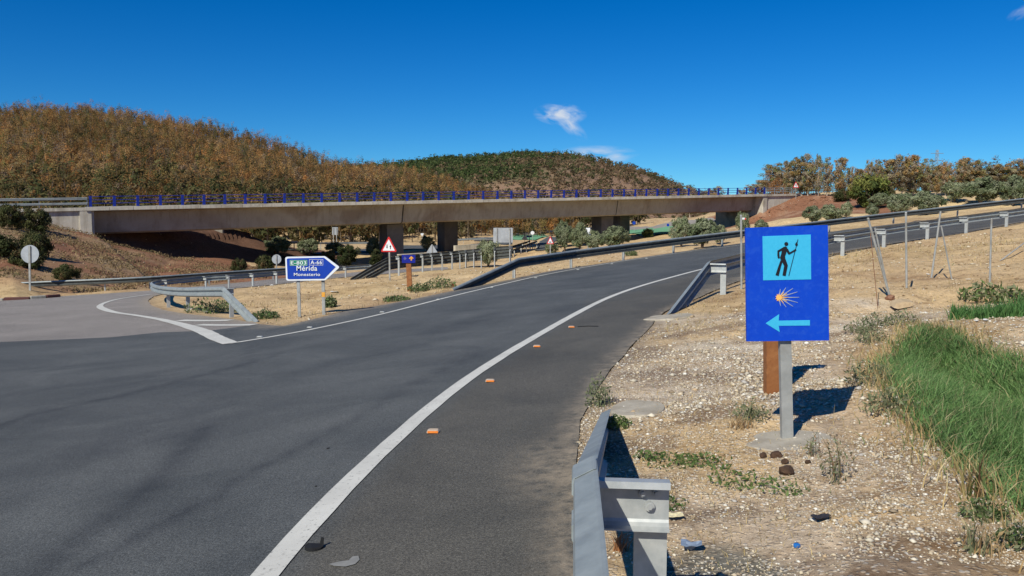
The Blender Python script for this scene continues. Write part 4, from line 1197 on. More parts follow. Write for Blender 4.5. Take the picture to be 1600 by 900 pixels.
# valley wood at the foot of the hills, seen under the bridge
x, y, z, u = sample_hill(1000, -100, 1000, 168, 245)
k = (u < 740) | (y > 218)
x, y, z, u = x[k], y[k], z[k], u[k]
z = H(x, y); hf = rng.uniform(5, 8, len(x)); wf = hf * rng.uniform(.6, .9, len(x))
cl = pal([(.14, .13, .05), (.22, .15, .06), (.09, .1, .04), (.17, .14, .07)], [3, 2, 3, 2], len(x)) * rng.uniform(.7, 1.2, (len(x), 1))
woods('valley_wood', 'olive and brown trees at the foot of the hill, seen below the bridge', (x, y, z), hf, wf, 70, .5, cl, True)
# fill between the skyline trees on the right
n = 150; y = rng.uniform(205, 245, n); u = np.where(rng.uniform(0, 1, n) < .72, rng.uniform(1350, 1680, n), rng.uniform(1190, 1350, n)); x = (u - 800) / F * y; z = H(x, y)
hf = np.clip((1.6 + (350 - np.where(u > 1350, 256, 272)) * y / F - z) * rng.uniform(.7, 1.0, n), 2.5, 12); wf = rng.uniform(3, 5, n)
cl = pal([(.30, .17, .075), (.25, .18, .10), (.34, .19, .07), (.18, .17, .08), (.27, .2, .14)], [3, 3, 3, 1, 2], n) * rng.uniform(.75, 1.2, (n, 1))
woods('skyline_wood', 'low brown and orange wood filling the gaps between the tall skyline trees', (x, y, z), hf, wf, 130, .24, cl, True)
# far hill
x, y, z, u = sample_hill(9500, 520, 1330, 480, 1010)
ga = np.clip(fbm(x / 90, y / 90, 34) * .8 + (800 - u) / 260 + np.clip((z - 50) / 90, -1, .25), -1, 1)
keep = (z > -1) & (rng.uniform(0, 1, len(x)) < .42 + .58 * sstep(-.4, .4, ga))
x, y, z, u, ga = [q[keep] for q in (x, y, z, u, ga)]
z = H(x, y); hf = rng.uniform(3, 7, len(x)); wf = hf * rng.uniform(.9, 1.3, len(x))
cg = pal([(.09, .12, .04), (.125, .155, .055), (.065, .085, .033), (.16, .165, .065)], [3, 3, 3, 1], len(x)); cb = pal([(.25, .165, .10), (.20, .14, .08), (.12, .115, .055), (.30, .20, .12)], [3, 3, 3, 1], len(x))
cl = np.where((ga + rng.normal(size=len(ga)) * .28 > .02)[:, None], cg, cb) * rng.uniform(.75, 1.2, (len(x), 1))
woods('far_hill_scrub', 'green and rusty scrub covering the distant hill in the centre', (x, y, z), hf, wf, 22, .95, cl, False)

# ------------------------------------------------------------------ reeds, grass, stones
def blades(name, label, cat, pts, hts, wid, cols, bend=.35, segs=3, kind='stuff', parent=None):
    n = len(pts); az = rng.uniform(0, 2 * math.pi, n); fa = rng.uniform(0, 2 * math.pi, n)
    bd = rng.uniform(.15, 1, n) * bend
    V = np.zeros((n, (segs + 1) * 2, 3))
    for k in range(segs + 1):
        t = k / segs
        cx = pts[:, 0] + np.cos(az) * bd * hts * t ** 2; cy = pts[:, 1] + np.sin(az) * bd * hts * t ** 2
        cz = pts[:, 2] + hts * (t - .35 * bd * t ** 3)
        w = wid * (1 - t ** 1.6) * .5 + .0004
        V[:, 2 * k] = np.column_stack([cx - np.cos(fa) * w, cy - np.sin(fa) * w, cz]); V[:, 2 * k + 1] = np.column_stack([cx + np.cos(fa) * w, cy + np.sin(fa) * w, cz])
    b = np.arange(n)[:, None] * (segs + 1) * 2
    Fq = np.vstack([b + np.array([[2 * k, 2 * k + 1, 2 * k + 3, 2 * k + 2]]) for k in range(segs)])
    me = np_mesh(name, V.reshape(-1, 3), Fq, BLADE, np.repeat(cols, (segs + 1) * 2, 0)); o = link(name, me, parent)
    if parent is None: tag(o, label, cat, None, kind)
    return o
def in_poly_pts(poly, n):
    q = np.array([p[:2] for p in poly]); lo = q.min(0); hi = q.max(0); out = np.zeros((0, 2))
    while len(out) < n:
        c = rng.uniform(lo, hi, (n * 2, 2)); out = np.vstack([out, c[inside_poly(c[:, 0], c[:, 1], poly)]])
    return out[:n]
dp_ = [p for p in DITCH]
q = in_poly_pts(dp_, 62000); w_ = np.hypot(q[:, 0], q[:, 1]); q = q[(rng.uniform(0, 1, len(q)) < np.clip(9 / w_, .35, 1))]
q = q + rng.normal(size=q.shape) * .07 * (rng.uniform(0, 1, (len(q), 1)) < .5); ed = dist_line(q[:, 0], q[:, 1], DITCH, True) * np.where(inside_poly(q[:, 0], q[:, 1], DITCH), 1, 0); zq = H(q[:, 0], q[:, 1])
cl = pal([(.13, .25, .08), (.18, .32, .11), (.10, .19, .06), (.25, .37, .15), (.42, .38, .20)], [4, 4, 3, 1.2, 1.0], len(q)) * rng.uniform(.7, 1.2, (len(q), 1)) * (1 + .5 * fbm(q[:, 0] * 1.6, q[:, 1] * 1.6, 81))[:, None]
hh = rng.uniform(.16, .44, len(q)) * (1 + .6 * fbm(q[:, 0] * .9, q[:, 1] * .9, 80)) * np.clip(.45 + ed * 1.1, .45, 1.1)
blades('green_reeds', 'dense bright green reeds filling the ditch on the right', 'reeds', np.column_stack([q, zq - .02]), hh, rng.uniform(.006, .014, len(q)), cl, 1.0)
q = in_poly_pts(DITCH2, 5000); zq = H(q[:, 0], q[:, 1])
cl = pal([(.10, .20, .06), (.14, .24, .08), (.07, .14, .04)], [3, 3, 2], len(q))
blades('short_green_grass', 'shorter green grass further up the ditch near the right picture edge', 'grass', np.column_stack([q, zq - .02]), rng.uniform(.1, .28, len(q)), rng.uniform(.01, .02, len(q)), cl, .6)
# straw on the rim of the ditch
rim = dens(DITCH, .02); rim = np.array(rim); rim = rim[rng.integers(0, len(rim), 5200)] + rng.normal(size=(5200, 2)) * .16
rim = rim[(dist_pave(rim[:, 0], rim[:, 1]) > .1) & (rim[:, 0] < 12)]; cl = pal([(.58, .44, .2), (.45, .31, .14), (.66, .54, .3), (.2, .26, .1)], [4, 3, 2, 1.5], len(rim)) * rng.uniform(.7, 1.1, (len(rim), 1))
blades('ditch_straw', 'dry straw standing along the rim of the green ditch', 'dry grass', np.column_stack([rim, H(rim[:, 0], rim[:, 1]) - .01]), rng.uniform(.05, .24, len(rim)), rng.uniform(.004, .008, len(rim)), cl, 1.0)
# dry straw over bare ground
def ground_pts(n, u0, u1, v0, v1, dmin=.25):
    """scatter over the ground seen between the given columns, denser near by"""
    a = np.array(Gs(u0, v1))[1]; b = np.array(Gs((u0 + u1) / 2, v0))[1]
    y = a * (b / a) ** rng.uniform(0, 1, n); u = rng.uniform(u0, u1, n); x = (u - 800) / F * y
    dp = dist_pave(x, y); k = (dp > dmin) & ~inside_poly(x, y, DITCH)
    return x[k], y[k], dp[k]
xs, ys = [], []
for n, u0, u1, v0, v1, dm in ((15000, 900, 1750, 470, 930, .03), (9000, 1040, 1700, 385, 520, .05), (7000, 380, 1000, 425, 530, .08), (9000, -50, 330, 405, 470, .2)):
    x, y, dp = ground_pts(n, u0, u1, v0, v1, dm); k = fbm(x * .9, y * .9, 90) + rng.uniform(-.35, .35, len(x)) > .08
    xs.append(x[k]); ys.append(y[k])
x = np.concatenate(xs); y = np.concatenate(ys); z = H(x, y)
sc = np.clip(y / 9, .6, 3.2)
cl = pal([(.60, .45, .22), (.48, .34, .16), (.68, .54, .3), (.3, .2, .1), (.22, .23, .1)], [4, 4, 2, 2, .9], len(x)) * rng.uniform(.75, 1.15, (len(x), 1))
blades('dry_grass', 'thin scattered blades of dead straw over the bare earth', 'dry grass', np.column_stack([x, y, z - .005]), rng.uniform(.02, .085, len(x)) * sc ** .8, rng.uniform(.003, .007, len(x)) * sc, cl, 1.2, 2)

def stones(name, label, cat, x, y, z, s, cols, flat=.55, kind='stuff'):
    n = len(x)
    base = np.array([[1, 0, 0], [.35, .9, .1], [-.8, .55, 0], [-.75, -.6, .1], [.3, -.95, 0], [0.1, 0, .9], [-.1, 0.1, -.7]])
    D = base[None] * rng.uniform(.65, 1.25, (n, 7, 1)); a = rng.uniform(0, 6.28, n)
    ca, sa = np.cos(a)[:, None], np.sin(a)[:, None]
    el = rng.uniform(.55, 1, n)[:, None]
    X_ = D[:, :, 0] * ca - D[:, :, 1] * el * sa; Y_ = D[:, :, 0] * sa + D[:, :, 1] * el * ca
    V = np.stack([x[:, None] + X_ * s[:, None], y[:, None] + Y_ * s[:, None], z[:, None] + (D[:, :, 2] * flat + .2) * s[:, None]], -1).reshape(-1, 3)
    fc = np.array([(0, 1, 5), (1, 2, 5), (2, 3, 5), (3, 4, 5), (4, 0, 5), (1, 0, 6), (2, 1, 6), (3, 2, 6), (4, 3, 6), (0, 4, 6)])
    Fq = (np.arange(n)[:, None, None] * 7 + fc[None]).reshape(-1, 3)
    me = np_mesh(name, V, Fq, ROCKM, np.repeat(cols, 7, 0)); o = link(name, me); tag(o, label, cat, None, kind); return o
x, y, dp = ground_pts(74000, 880, 1700, 478, 960, .0)
g = fbm(x * .8, y * .8, 25) + fbm(x * 3, y * 3, 26) * .5
k = (g + rng.uniform(-.4, .4, len(x)) > -.1) & (x < 8)
x, y = x[k], y[k]; z = H(x, y)
big = sstep(.1, .6, fbm(x / 1.4, y / 1.4, 97)); s = np.exp(rng.normal(math.log(.0072), .5, len(x))) * np.clip(y / 6, .8, 1.6) * (.9 + .6 * big); s = np.clip(s, .003, .05)
cl = pal([(.66, .58, .47), (.56, .46, .34), (.38, .29, .21), (.76, .71, .63), (.46, .42, .38), (.48, .34, .22)], [4, 6, 3.5, 1.5, 2, 2], len(x)) * rng.uniform(.7, 1.12, (len(x), 1))
stones('gravel', 'whitish and brown gravel spread around the blue sign', 'gravel', x, y, z, s, cl)
x, y, dp = ground_pts(2600, 390, 1000, 425, 520, .1); x2, y2, dp2 = ground_pts(5000, 1040, 1700, 380, 520, .15); x3, y3, dp3 = ground_pts(1500, -50, 330, 390, 460, .1)
x = np.concatenate([x, x2, x3]); y = np.concatenate([y, y2, y3]); z = H(x, y); s = np.exp(rng.normal(math.log(.02), .45, len(x))) * np.clip(y / 22, .7, 2.6)
cl = pal([(.60, .5, .37), (.42, .31, .2), (.27, .17, .1), (.7, .66, .58)], [4, 5, 4, .6], len(x)) * rng.uniform(.8, 1.1, (len(x), 1))
stones('loose_stones', 'loose small stones over the sandy slopes', 'stones', x, y, z, s, cl)
# rubble on the red slopes of the bridge ends
n = 5000; ss = rng.uniform(BL - 14, BL + 30, n); tt = rng.uniform(-34, -.5, n); x, y = bxy(ss, tt); z = H(x, y)
k = z > Hfar(x, y) + .6; x, y, z = x[k], y[k], z[k]
cl = pal([(.26, .13, .08), (.34, .2, .13), (.2, .1, .065), (.42, .3, .22)], [4, 3, 3, 1], len(x))
stones('red_rubble', 'red-brown rubble covering the slope beside the right end of the bridge', 'rubble', x, y, z, np.exp(rng.normal(math.log(.11), .5, len(x))), cl)
# scrub tufts on the left bank
n = 8000; y = rng.uniform(45, 86, n); n = len(y); u = rng.uniform(-60, 420, n); x = (u - 800) / F * y; k = (dist_pave(x, y) > .7) & (fbm(x / 2.5, y / 2.5, 95) + rng.uniform(-.2, .2, n) > -.02)
x, y = x[k], y[k]; s_, t_ = bst(x, y); k = ((t_ < -1) | (s_ > 6)); x, y = x[k], y[k]; z = H(x, y)
cl = pal([(.33, .23, .12), (.26, .18, .1), (.38, .28, .15), (.15, .13, .06)], [4, 4, 2, 1], len(x)) * rng.uniform(.7, 1.1, (len(x), 1))
C = np.repeat(np.column_stack([x, y, z + .12]), 5, 0) + rng.normal(size=(len(x) * 5, 3)) * np.array([.25, .25, .07])
V, Fq, Cc = leaf_quads(C, rng.uniform(.03, .075, len(C)), np.repeat(cl, 5, 0), 2.0)
me = np_mesh('dry_scrub', V, Fq, LEAF, Cc); tag(link('dry_scrub', me), 'dry brown scrub on the bank below the left bridge end', 'scrub', None, 'stuff')
# ------------------------------------------------------------------ signs
def flat(mb, px, d, y0, th):
    """outline given in picture pixels, cut out as a plate standing at depth d"""
    pts = [P(u, v, d) for u, v in px]
    # orientation: keep counter-clockwise seen from the camera
    A = sum(px[i][0] * px[(i + 1) % len(px)][1] - px[(i + 1) % len(px)][0] * px[i][1] for i in range(len(px)))
    if A > 0: pts = pts[::-1]
    n = len(pts)
    a = [(p[0], p[1] + y0, p[2]) for p in pts]; b = [(p[0], p[1] + y0 + th, p[2]) for p in pts]
    mb.add(a + b, [tuple(range(n)), tuple(range(2 * n - 1, n - 1, -1))] + [(i, i + n, (i + 1) % n + n, (i + 1) % n) for i in range(n)])
def circ(cx, cy, r, n=24, ry=None): return [(cx + r * math.cos(2 * math.pi * k / n), cy + (ry or r) * math.sin(2 * math.pi * k / n)) for k in range(n)]
def stroke(pts, w, w2=None):
    """thick polyline as one outline"""
    pts = [np.array(p, float) for p in pts]; Lft = []; Rgt = []
    for i, p in enumerate(pts):
        a = pts[max(i - 1, 0)]; b = pts[min(i + 1, len(pts) - 1)]
        t = (b - a) / np.linalg.norm(b - a); nn = np.array([-t[1], t[0]])
        ww = w if w2 is None else w + (w2 - w) * i / (len(pts) - 1)
        Lft.append(p + nn * ww / 2); Rgt.append(p - nn * ww / 2)
    return [tuple(q) for q in Lft + Rgt[::-1]]
def rrect(u0, v0, u1, v1, r, n=4):
    out = []
    for cx, cy, a0 in ((u1 - r, v0 + r, -90), (u1 - r, v1 - r, 0), (u0 + r, v1 - r, 90), (u0 + r, v0 + r, 180)):
        for k in range(n + 1):
            a = math.radians(a0 + 90 * k / n); out.append((cx + r * math.cos(a), cy + r * math.sin(a)))
    return out
def text_part(name, s, rect, d, y0, mat, parent, bold=.012):
    """lettering fitted to a pixel rectangle on a sign at depth d"""
    cu = bpy.data.curves.new('t', 'FONT'); cu.body = s; cu.size = 1; cu.offset = bold; cu.resolution_u = 4; cu.extrude = 0.0; cu.space_character = 1.08
    t = bpy.data.objects.new('t', cu); COL.objects.link(t)
    dg = bpy.context.evaluated_depsgraph_get(); me = bpy.data.meshes.new_from_object(t.evaluated_get(dg))
    bpy.data.objects.remove(t)
    v = np.array([w.co[:] for w in me.vertices]); lo = v.min(0); hi = v.max(0)
    u0, v0, u1, v1 = rect; org = wloc(parent)
    for w in me.vertices:
        fx = (w.co.x - lo[0]) / (hi[0] - lo[0]); fy = (w.co.y - lo[1]) / (hi[1] - lo[1])
        p = P(u0 + (u1 - u0) * fx, v1 + (v0 - v1) * fy, d)
        w.co = Vector((p[0], p[1] + y0, p[2])) - org
    me.materials.clear(); me.materials.append(mat); me.update()
    o = link(name, me, parent); return o
def pole(mb, u0, v0, u1, v1, d, w, dd=.0, dep=None, sink=.2):
    a = P(u0, v0, d); b = P(u1, v1, d); b = b + (b - a) / np.linalg.norm(b - a) * sink
    a[1] += dd; b[1] += dd; dep = dep or w * .6
    mb.add([(p[0] + sx * w / 2, p[1] + sy * dep / 2, p[2]) for p in (b, a) for sx, sy in ((-1, -1), (1, -1), (1, 1), (-1, 1))],
           [(0, 3, 2, 1), (4, 5, 6, 7)] + [(i, (i + 1) % 4, 4 + (i + 1) % 4, 4 + i) for i in range(4)])
def base_d(u, v): return float(G(u, v, 400, 1.5)[1])
def on_ground(u, d):
    p = P(u, 350, d); return np.array([p[0], p[1], H1(p[0], p[1])])
def vpix(p): # row of a world point
    q = np.array(p) - CAM; f = math.cos(PITCH) * q[1] - math.sin(PITCH) * q[2]; up = math.sin(PITCH) * q[1] + math.cos(PITCH) * q[2]
    return 450 - F * up / f

# --- big blue pilgrim sign
D = float(Gs(1231, 690)[1]) - .02
sg = thing('pilgrim_way_sign', 'large blue sign with black walker, orange shell and cyan arrow pointing left', 'sign', Gs(1231, 690))
def SL(u, v):   # keeps the panel's slight tilt
    return (u, v)
mb = MB(); flat(mb, [(1163, 356), (1291, 351.5), (1293, 531), (1165, 532.5)], D, -.03, .022); mb.build('panel', BLUES, sg)
mb = MB(); flat(mb, [(1189.2, 369), (1264.2, 366.3), (1264.8, 436), (1190.2, 437.5)], D, -.0325, .0015); mb.build('picture_square', CYAN, sg)
c6 = lambda pts: [(1020 + x / 5, 320 + y / 5) for x, y in pts]
mb = MB(); y_ = -.0350
def add6(px):
    global y_
    flat(mb, c6(px), D, y_, .0012); y_ -= .0003
add6(circ(1030, 305, 15.5))
add6([(1012, 328), (1024, 323), (1036, 330), (1036, 345), (1028, 380), (1020, 400), (1022, 418), (1010, 428), (984, 424), (982, 408), (990, 385), (996, 352)])
add6(stroke([(1018, 333), (968, 362), (969, 400)], 17)); add6(circ(971, 409, 8.5))
add6([(986, 430), (1000, 440), (988, 480), (970, 553), (946, 546), (966, 485)])
add6([(984, 420), (1020, 412), (1041, 470), (1024, 553), (1000, 548), (1013, 475)])
add6([(1030, 338), (1042, 342), (1056, 370), (1100, 345), (1106, 355), (1052, 386), (1044, 384), (1030, 360)]); add6(circ(1100, 351, 7))
add6(stroke([(1120, 268), (1048, 552)], 3.6)); add6(circ(1108, 308, 10.5)); add6(circ(1110, 295, 5))
mb.build('walker_figure', BLACK, sg)
mb = MB(); k_ = 0
for (x, y) in ((1028, 645), (1082, 650), (1117, 677), (1131, 719), (1120, 760), (1083, 790), (1030, 796), (984, 655), (986, 787)):
    a = np.array([974, 721]); b = np.array([x, y]); s0 = a + (b - a) * .2
    flat(mb, c6(stroke([s0, b], 8.5, 3.2)), D, -.0325 - .0002 * k_, .0015); k_ += 1
mb.build('shell_rays', SHELL, sg)
mb = MB(); star = []
for k in range(18):
    a = 2 * math.pi * k / 18; r = 31 if k % 2 == 0 else 19
    star.append((970 + r * math.cos(a) * .85, 721 + r * math.sin(a) * 1.05))
flat(mb, c6(star), D, -.0355, .0012)
for k, (x, y) in enumerate(((1024, 662), (1055, 680), (1068, 719), (1055, 758), (1020, 780))):
    flat(mb, c6(stroke([(974, 721), (974 + (x - 974) * .75, 721 + (y - 721) * .75)], 9, 3)), D, -.0358 - .0002 * k, .0012)
mb.build('shell_heart', ORANGE, sg)
c1 = lambda pts: [(1140 + x / 2.367, 340 + y / 2.367) for x, y in pts]
mb = MB(); flat(mb, c1([(128, 389), (178, 355), (176, 379), (291, 377), (291, 397), (176, 398), (180, 421)]), D, -.0325, .0015); mb.build('arrow', CYAN, sg)
mb = MB(); pole(mb, 1224, 366, 1231, 690, D, .078, .02, .045); mb.build('post', GALV_OLD, sg)
mb = MB()
for v in (380, 505):
    p = P(1228, v, D); mb.box((p[0], p[1] + .005, p[2]), (.13, .014, .05))
mb.build('clamp', ZINC, sg)
def slab(name, label, u, v, rx, ry, h, mat=CONC_GROUND, n=22, seed=0):
    c = G(u, v, 60, 1.5); mb = MB(); top = []; bot = []
    for k in range(n):
        a = 2 * math.pi * k / n; r = 1 + .16 * vnoise(np.array([math.cos(a) * 2 + seed]), np.array([math.sin(a) * 2.0]), 5)[0] * 2
        x, y = c[0] + rx * r * math.cos(a), c[1] + ry * r * math.sin(a)
        zt = float(Zp(x, y)) + h
        top.append((c[0] + (x - c[0]) * .94, c[1] + (y - c[1]) * .94, zt)); bot.append((x, y, zt - .10 - h))
    mid = [(c[0] + (p[0] - c[0]) * 1.05, c[1] + (p[1] - c[1]) * 1.05, p[2] - .02) for p in top]
    mb.add(top + mid + bot, [tuple(range(n))] + [(i + n, (i + 1) % n + n, (i + 1) % n, i) for i in range(n)] + [(i + 2 * n, (i + 1) % n + 2 * n, (i + 1) % n + n, i + n) for i in range(n)])
    o = mb.build(name, mat, None, c); return tag(o, label, 'concrete footing', 'concrete footings')
slab('concrete_footing', 'cracked concrete footing at the foot of the big blue sign post', 1236, 692, .30, .30, .03, seed=1)
slab('concrete_footing', 'pale concrete footing round the wooden post behind the blue sign', 1190, 626, .36, .32, .025, seed=2)
slab('concrete_footing', 'rounded concrete pad at the sunk tip of the near guardrail', 998, 641, .24, .36, .03, seed=3)
slab('concrete_footing', 'small concrete pad where the right guardrail end enters the ground', 1046, 497, .42, .40, .03, seed=4)

# --- wooden waymark post behind it
D2 = float(Gs(1207, 617)[1])
wp = thing('waymark_post', 'brown wooden post directly behind the big blue sign, only its foot visible', 'waymark post', Gs(1207, 617), 'brown wooden waymark posts')
mb = MB(); pole(mb, 1207, 392, 1207, 617, D2, .135, 0, .10); mb.build('post', WOOD, wp)
mb = MB(); flat(mb, [(1182, 378), (1240, 378), (1240, 412), (1182, 412)], D2, -.09, .03); mb.build('plate', BLUE_DK, wp)

# --- wooden waymark post in the island
D3 = float(Gs(641, 456)[1])
wp2 = thing('waymark_post', 'brown wooden post with a small dark blue plate bearing a yellow arrow pointing up', 'waymark post', Gs(641, 456), 'brown wooden waymark posts')
mb = MB(); pole(mb, 638, 402, 640.5, 456, D3, .19, 0, .12); mb.build('post', WOOD, wp2)
mb = MB(); flat(mb, [(628.3, 398), (649.6, 398), (649.2, 410.6), (628.5, 410.6)], D3, -.10, .03); mb.build('plate', BLUE_DK, wp2)
c5 = lambda pts: [(580 + x / 9, 360 + y / 9) for x, y in pts]
mb = MB(); flat(mb, c5([(567, 360), (600, 388), (592, 398), (577, 391), (577, 422), (560, 422), (560, 391), (545, 400), (535, 392)]), D3, -.106, .004); mb.build('arrow', YEL, wp2)
mb = MB()
for k, a in enumerate(np.linspace(2.3, 4.0, 6)):
    flat(mb, c5(stroke([(502, 393), (502 + 42 * math.cos(a), 393 + 30 * math.sin(a))], 3, 7)), D3, -.104 - .0006 * k, .003)
mb.build('shell', SHELL_GREY, wp2)

# --- arrow shaped direction sign
D4 = float(Gs(467.5, 495.3)[1]); D4b = float(Gs(506, 492)[1])
Dm = (D4 + D4b) / 2
ds = thing('direction_sign', 'blue arrow-shaped road sign pointing right with two route numbers and two town names', 'road sign', Gs(487, 494))
c7 = lambda pts: [(420 + x / 7.5, 380 + y / 7.5) for x, y in pts]
outer = [(222, 158), (655, 151), (672, 158), (824, 270), (828, 282), (820, 294), (672, 428), (655, 434), (236, 438), (216, 434), (208, 418), (198, 182), (202, 166)]
inner = [(232, 177), (650, 168), (788, 277), (655, 414), (238, 420), (226, 412), (217, 190), (220, 182)]
mb = MB(); flat(mb, c7(outer), Dm, -.05, .03); mb.build('panel', WHITE, ds)
mb = MB(); flat(mb, c7(inner), Dm, -.058, .006); mb.build('blue_field', BLUE_MID, ds)
mb = MB(); flat(mb, c7([(252, 196), (458, 194), (458, 262), (254, 264)]), Dm, -.064, .004); mb.build('green_panel', GREEN_S, ds)
def frame(mb, x0, y0, x1, y1, w, y_):
    for q in ([(x0, y0), (x1, y0), (x1, y0 + w), (x0, y0 + w)], [(x0, y1 - w), (x1, y1 - w), (x1, y1), (x0, y1)], [(x0, y0 + w), (x0 + w, y0 + w), (x0 + w, y1 - w), (x0, y1 - w)], [(x1 - w, y0 + w), (x1, y0 + w), (x1, y1 - w), (x1 - w, y1 - w)]):
        flat(mb, c7(q), Dm, y_, .003)
mb = MB(); frame(mb, 480, 188, 642, 258, 3.2, -.063); frame(mb, 256, 199, 455, 260, 2.2, -.068); mb.build('number_frame', WHITE, ds)
tx = lambda n, s, a, b, c, d, bo: text_part(n, s, (420 + a / 7.5, 380 + b / 7.5, 420 + c / 7.5, 380 + d / 7.5), Dm, -.0705, WHITE, ds, bo)
tx('lettering', 'E-803', 266, 209, 446, 249, .012); tx('lettering', 'A-66', 496, 200, 630, 246, .012); tx('lettering', 'M\u00e9rida', 332, 262, 574, 321, .014); tx('lettering', 'Monesterio', 302, 346, 608, 382, .012)
for (ut, vt, ub, vb) in ((464.5, 403, 467.7, 495.3), (503.5, 403, 505.8, 492)):
    mb = MB(); pole(mb, ut, vt + 2, ub, vb, Dm, .085, .03, .05); mb.build('post', GALV_OLD, ds)
mb = MB(); pole(mb, 505.0, 456.5, 505.2, 464, Dm, .09, .029, .052, 0); mb.build('yellow_band', YEL, ds)
# --- two way traffic triangle
def rtri(cx, v0, v1, hw, r=1.2):
    """triangle with blunt corners"""
    return [(cx - r * .6, v0 + r * .5), (cx, v0), (cx + r * .6, v0 + r * .5), (cx + hw - r * .3, v1 - r * 1.1), (cx + hw - r * .9, v1), (cx - hw + r * .9, v1), (cx - hw + r * .3, v1 - r * 1.1)]
D5 = float(Gs(609, 434.5)[1])
ts = thing('warning_sign', 'red-bordered triangle with two opposing arrows, in front of the first pier', 'warning sign', Gs(609, 434.5), 'triangular warning signs')
mb = MB(); flat(mb, rtri(607.7, 369.8, 393.6, 12.6, 1.6), D5, -.05, .02); mb.build('border', RED, ts)
mb = MB(); flat(mb, rtri(607.6, 374.0, 391.6, 9.4, .5), D5, -.055, .004); mb.build('face', WHITE, ts)
mb = MB()
flat(mb, c5([(219, 198), (230, 198), (230, 230), (236, 232), (225, 256), (213, 234), (219, 232)]), D5, -.06, .004)
flat(mb, c5([(267, 264), (278, 264), (278, 234), (285, 230), (272, 203), (260, 230), (267, 234)]), D5, -.06, .004)
mb.build('arrows', BLACK, ts)
mb = MB(); pole(mb, 607.9, 372, 609, 434.5, D5, .085, .0, .05); mb.build('post', GALV_OLD, ts)

# --- round sign backs
def back_sign(name, label, cat, u, vc, r, ub, vb, d, shape='round', pw=.07, group='grey backs of road signs', mat=None, front=False, vb_auto=False):
    gp = on_ground(ub, d); vb2 = vpix(gp)
    o = thing(name, label, cat, gp, group)
    mb = MB()
    if shape == 'round': px = circ(u, vc, r)
    elif shape == 'tri': px = rtri(u, vc - r, vc + r * .72, r * 1.05, r * .2)
    elif shape == 'itri': px = [(a, 2 * vc - b) for a, b in rtri(u, vc - r, vc + r * .72, r * 1.05, r * .2)]
    flat(mb, px, d, .02, .015); mb.build('plate', mat or GREY_BACK, o)
    mb = MB(); pole(mb, u, vc - r * .9, ub, vb2, d, pw, -.02 if not front else .05, .05); mb.build('post', GALV_OLD, o)
    return o
DL = float(Gs(47, 463)[1])
back_sign('round_sign', 'round sign seen from behind on a thin post beside the left bank', 'road sign', 46.3, 397, 14.2, 47.3, 463, DL, pw=.10)
back_sign('round_sign', 'small round sign seen from behind in front of the black shaded bank', 'road sign', 432, 405, 7.4, 432.4, 425, 62, pw=.08)
back_sign('octagonal_sign', 'grey triangular sign back left of the second pier', 'road sign', 675, 391, 9.5, 676, 405, 82, 'tri', .08)
back_sign('round_sign', 'tiny pale round sign between the first two piers', 'road sign', 663.5, 371, 3.2, 663.5, 384, 130, pw=.07, mat=WHITE, front=True)
back_sign('yield_sign', 'tiny inverted triangle sign between the first two piers', 'road sign', 659.5, 366.5, 2.6, 659.5, 380, 150, 'itri', .07, mat=WHITE, front=True)
back_sign('triangle_sign', 'pale triangle sign back on the green verge', 'road sign', 820, 371, 4.6, 820, 382, 135, 'tri', .08, mat=GREY_BACK)
back_sign('round_sign', 'tiny white round sign above the green verge', 'road sign', 832, 363.8, 2.9, 832, 372, 160, 'round', .08, mat=WHITE, front=True)
back_sign('roundabout_sign', 'tiny round blue sign beyond the green roundabout', 'road sign', 990.6, 348.3, 2.6, 991, 357, 190, 'round', .08, mat=BLUE_MID, front=True)
back_sign('roundabout_sign', 'small round blue sign at the right end of the green roundabout', 'road sign', 1043.8, 351.6, 2.2, 1044, 357, 170, 'round', .08, mat=BLUE_MID, front=True)
def panel_sign(name, label, cat, quads, posts, d, mat, group=None):
    gp = on_ground(posts[0], d); o = thing(name, label, cat, gp, group)
    vt = min(v for _, v in quads[0])
    for k, q in enumerate(quads):
        mb = MB(); flat(mb, q, d, .02 - .025 * k, .02); mb.build('panel', mat[k] if isinstance(mat, list) else mat, o)
    for u in posts:
        mb = MB(); pole(mb, u, vt + .5, u, vpix(on_ground(u, d)), d, .12, -.06 if not isinstance(mat, list) else .09, .08); mb.build('post', GALV_OLD, o)
    return o
panel_sign('road_sign', 'large grey back of a direction panel on two posts beyond the bridge', 'road sign', [[(771, 356), (801, 356), (801.5, 379), (770.5, 379)]], [776.5, 796.5], 96, GREY_BACK, 'grey backs of road signs')
panel_sign('road_sign', 'smaller grey panel back peeking under the girder left of the first pier', 'road sign', [[(519, 355), (528, 355), (528, 367), (519, 367)]], [521, 526], 140, GREY_BACK, 'grey backs of road signs')
panel_sign('road_sign', 'small blue board on the green verge beside the pale triangle', 'road sign', [[(822.5, 368.3), (831, 368), (831, 370.6), (822.5, 371)]], [827], 140, BLUE_MID)
panel_sign('road_sign', 'tiny white board above the slip road, left of the olive trees', 'road sign', [[(859, 360.2), (864.5, 360), (864.5, 362.4), (859, 362.6)]], [862], 150, WHITE)
panel_sign('exit_sign', 'blue sign with white arrow and pale top panel, between olives under the bridge', 'road sign', [[(915.5, 356), (922, 356), (922, 365.4), (915.5, 365.4)], [(915, 365.4), (923.2, 365.2), (923, 374.6), (915, 374.4)], [(916.6, 369.7), (918.6, 367.9), (918.6, 369.1), (921.3, 369.1), (921.3, 370.4), (918.6, 370.4), (918.6, 371.6)]], [919], 76, [WHITE, BLUE_MID, WHITE])
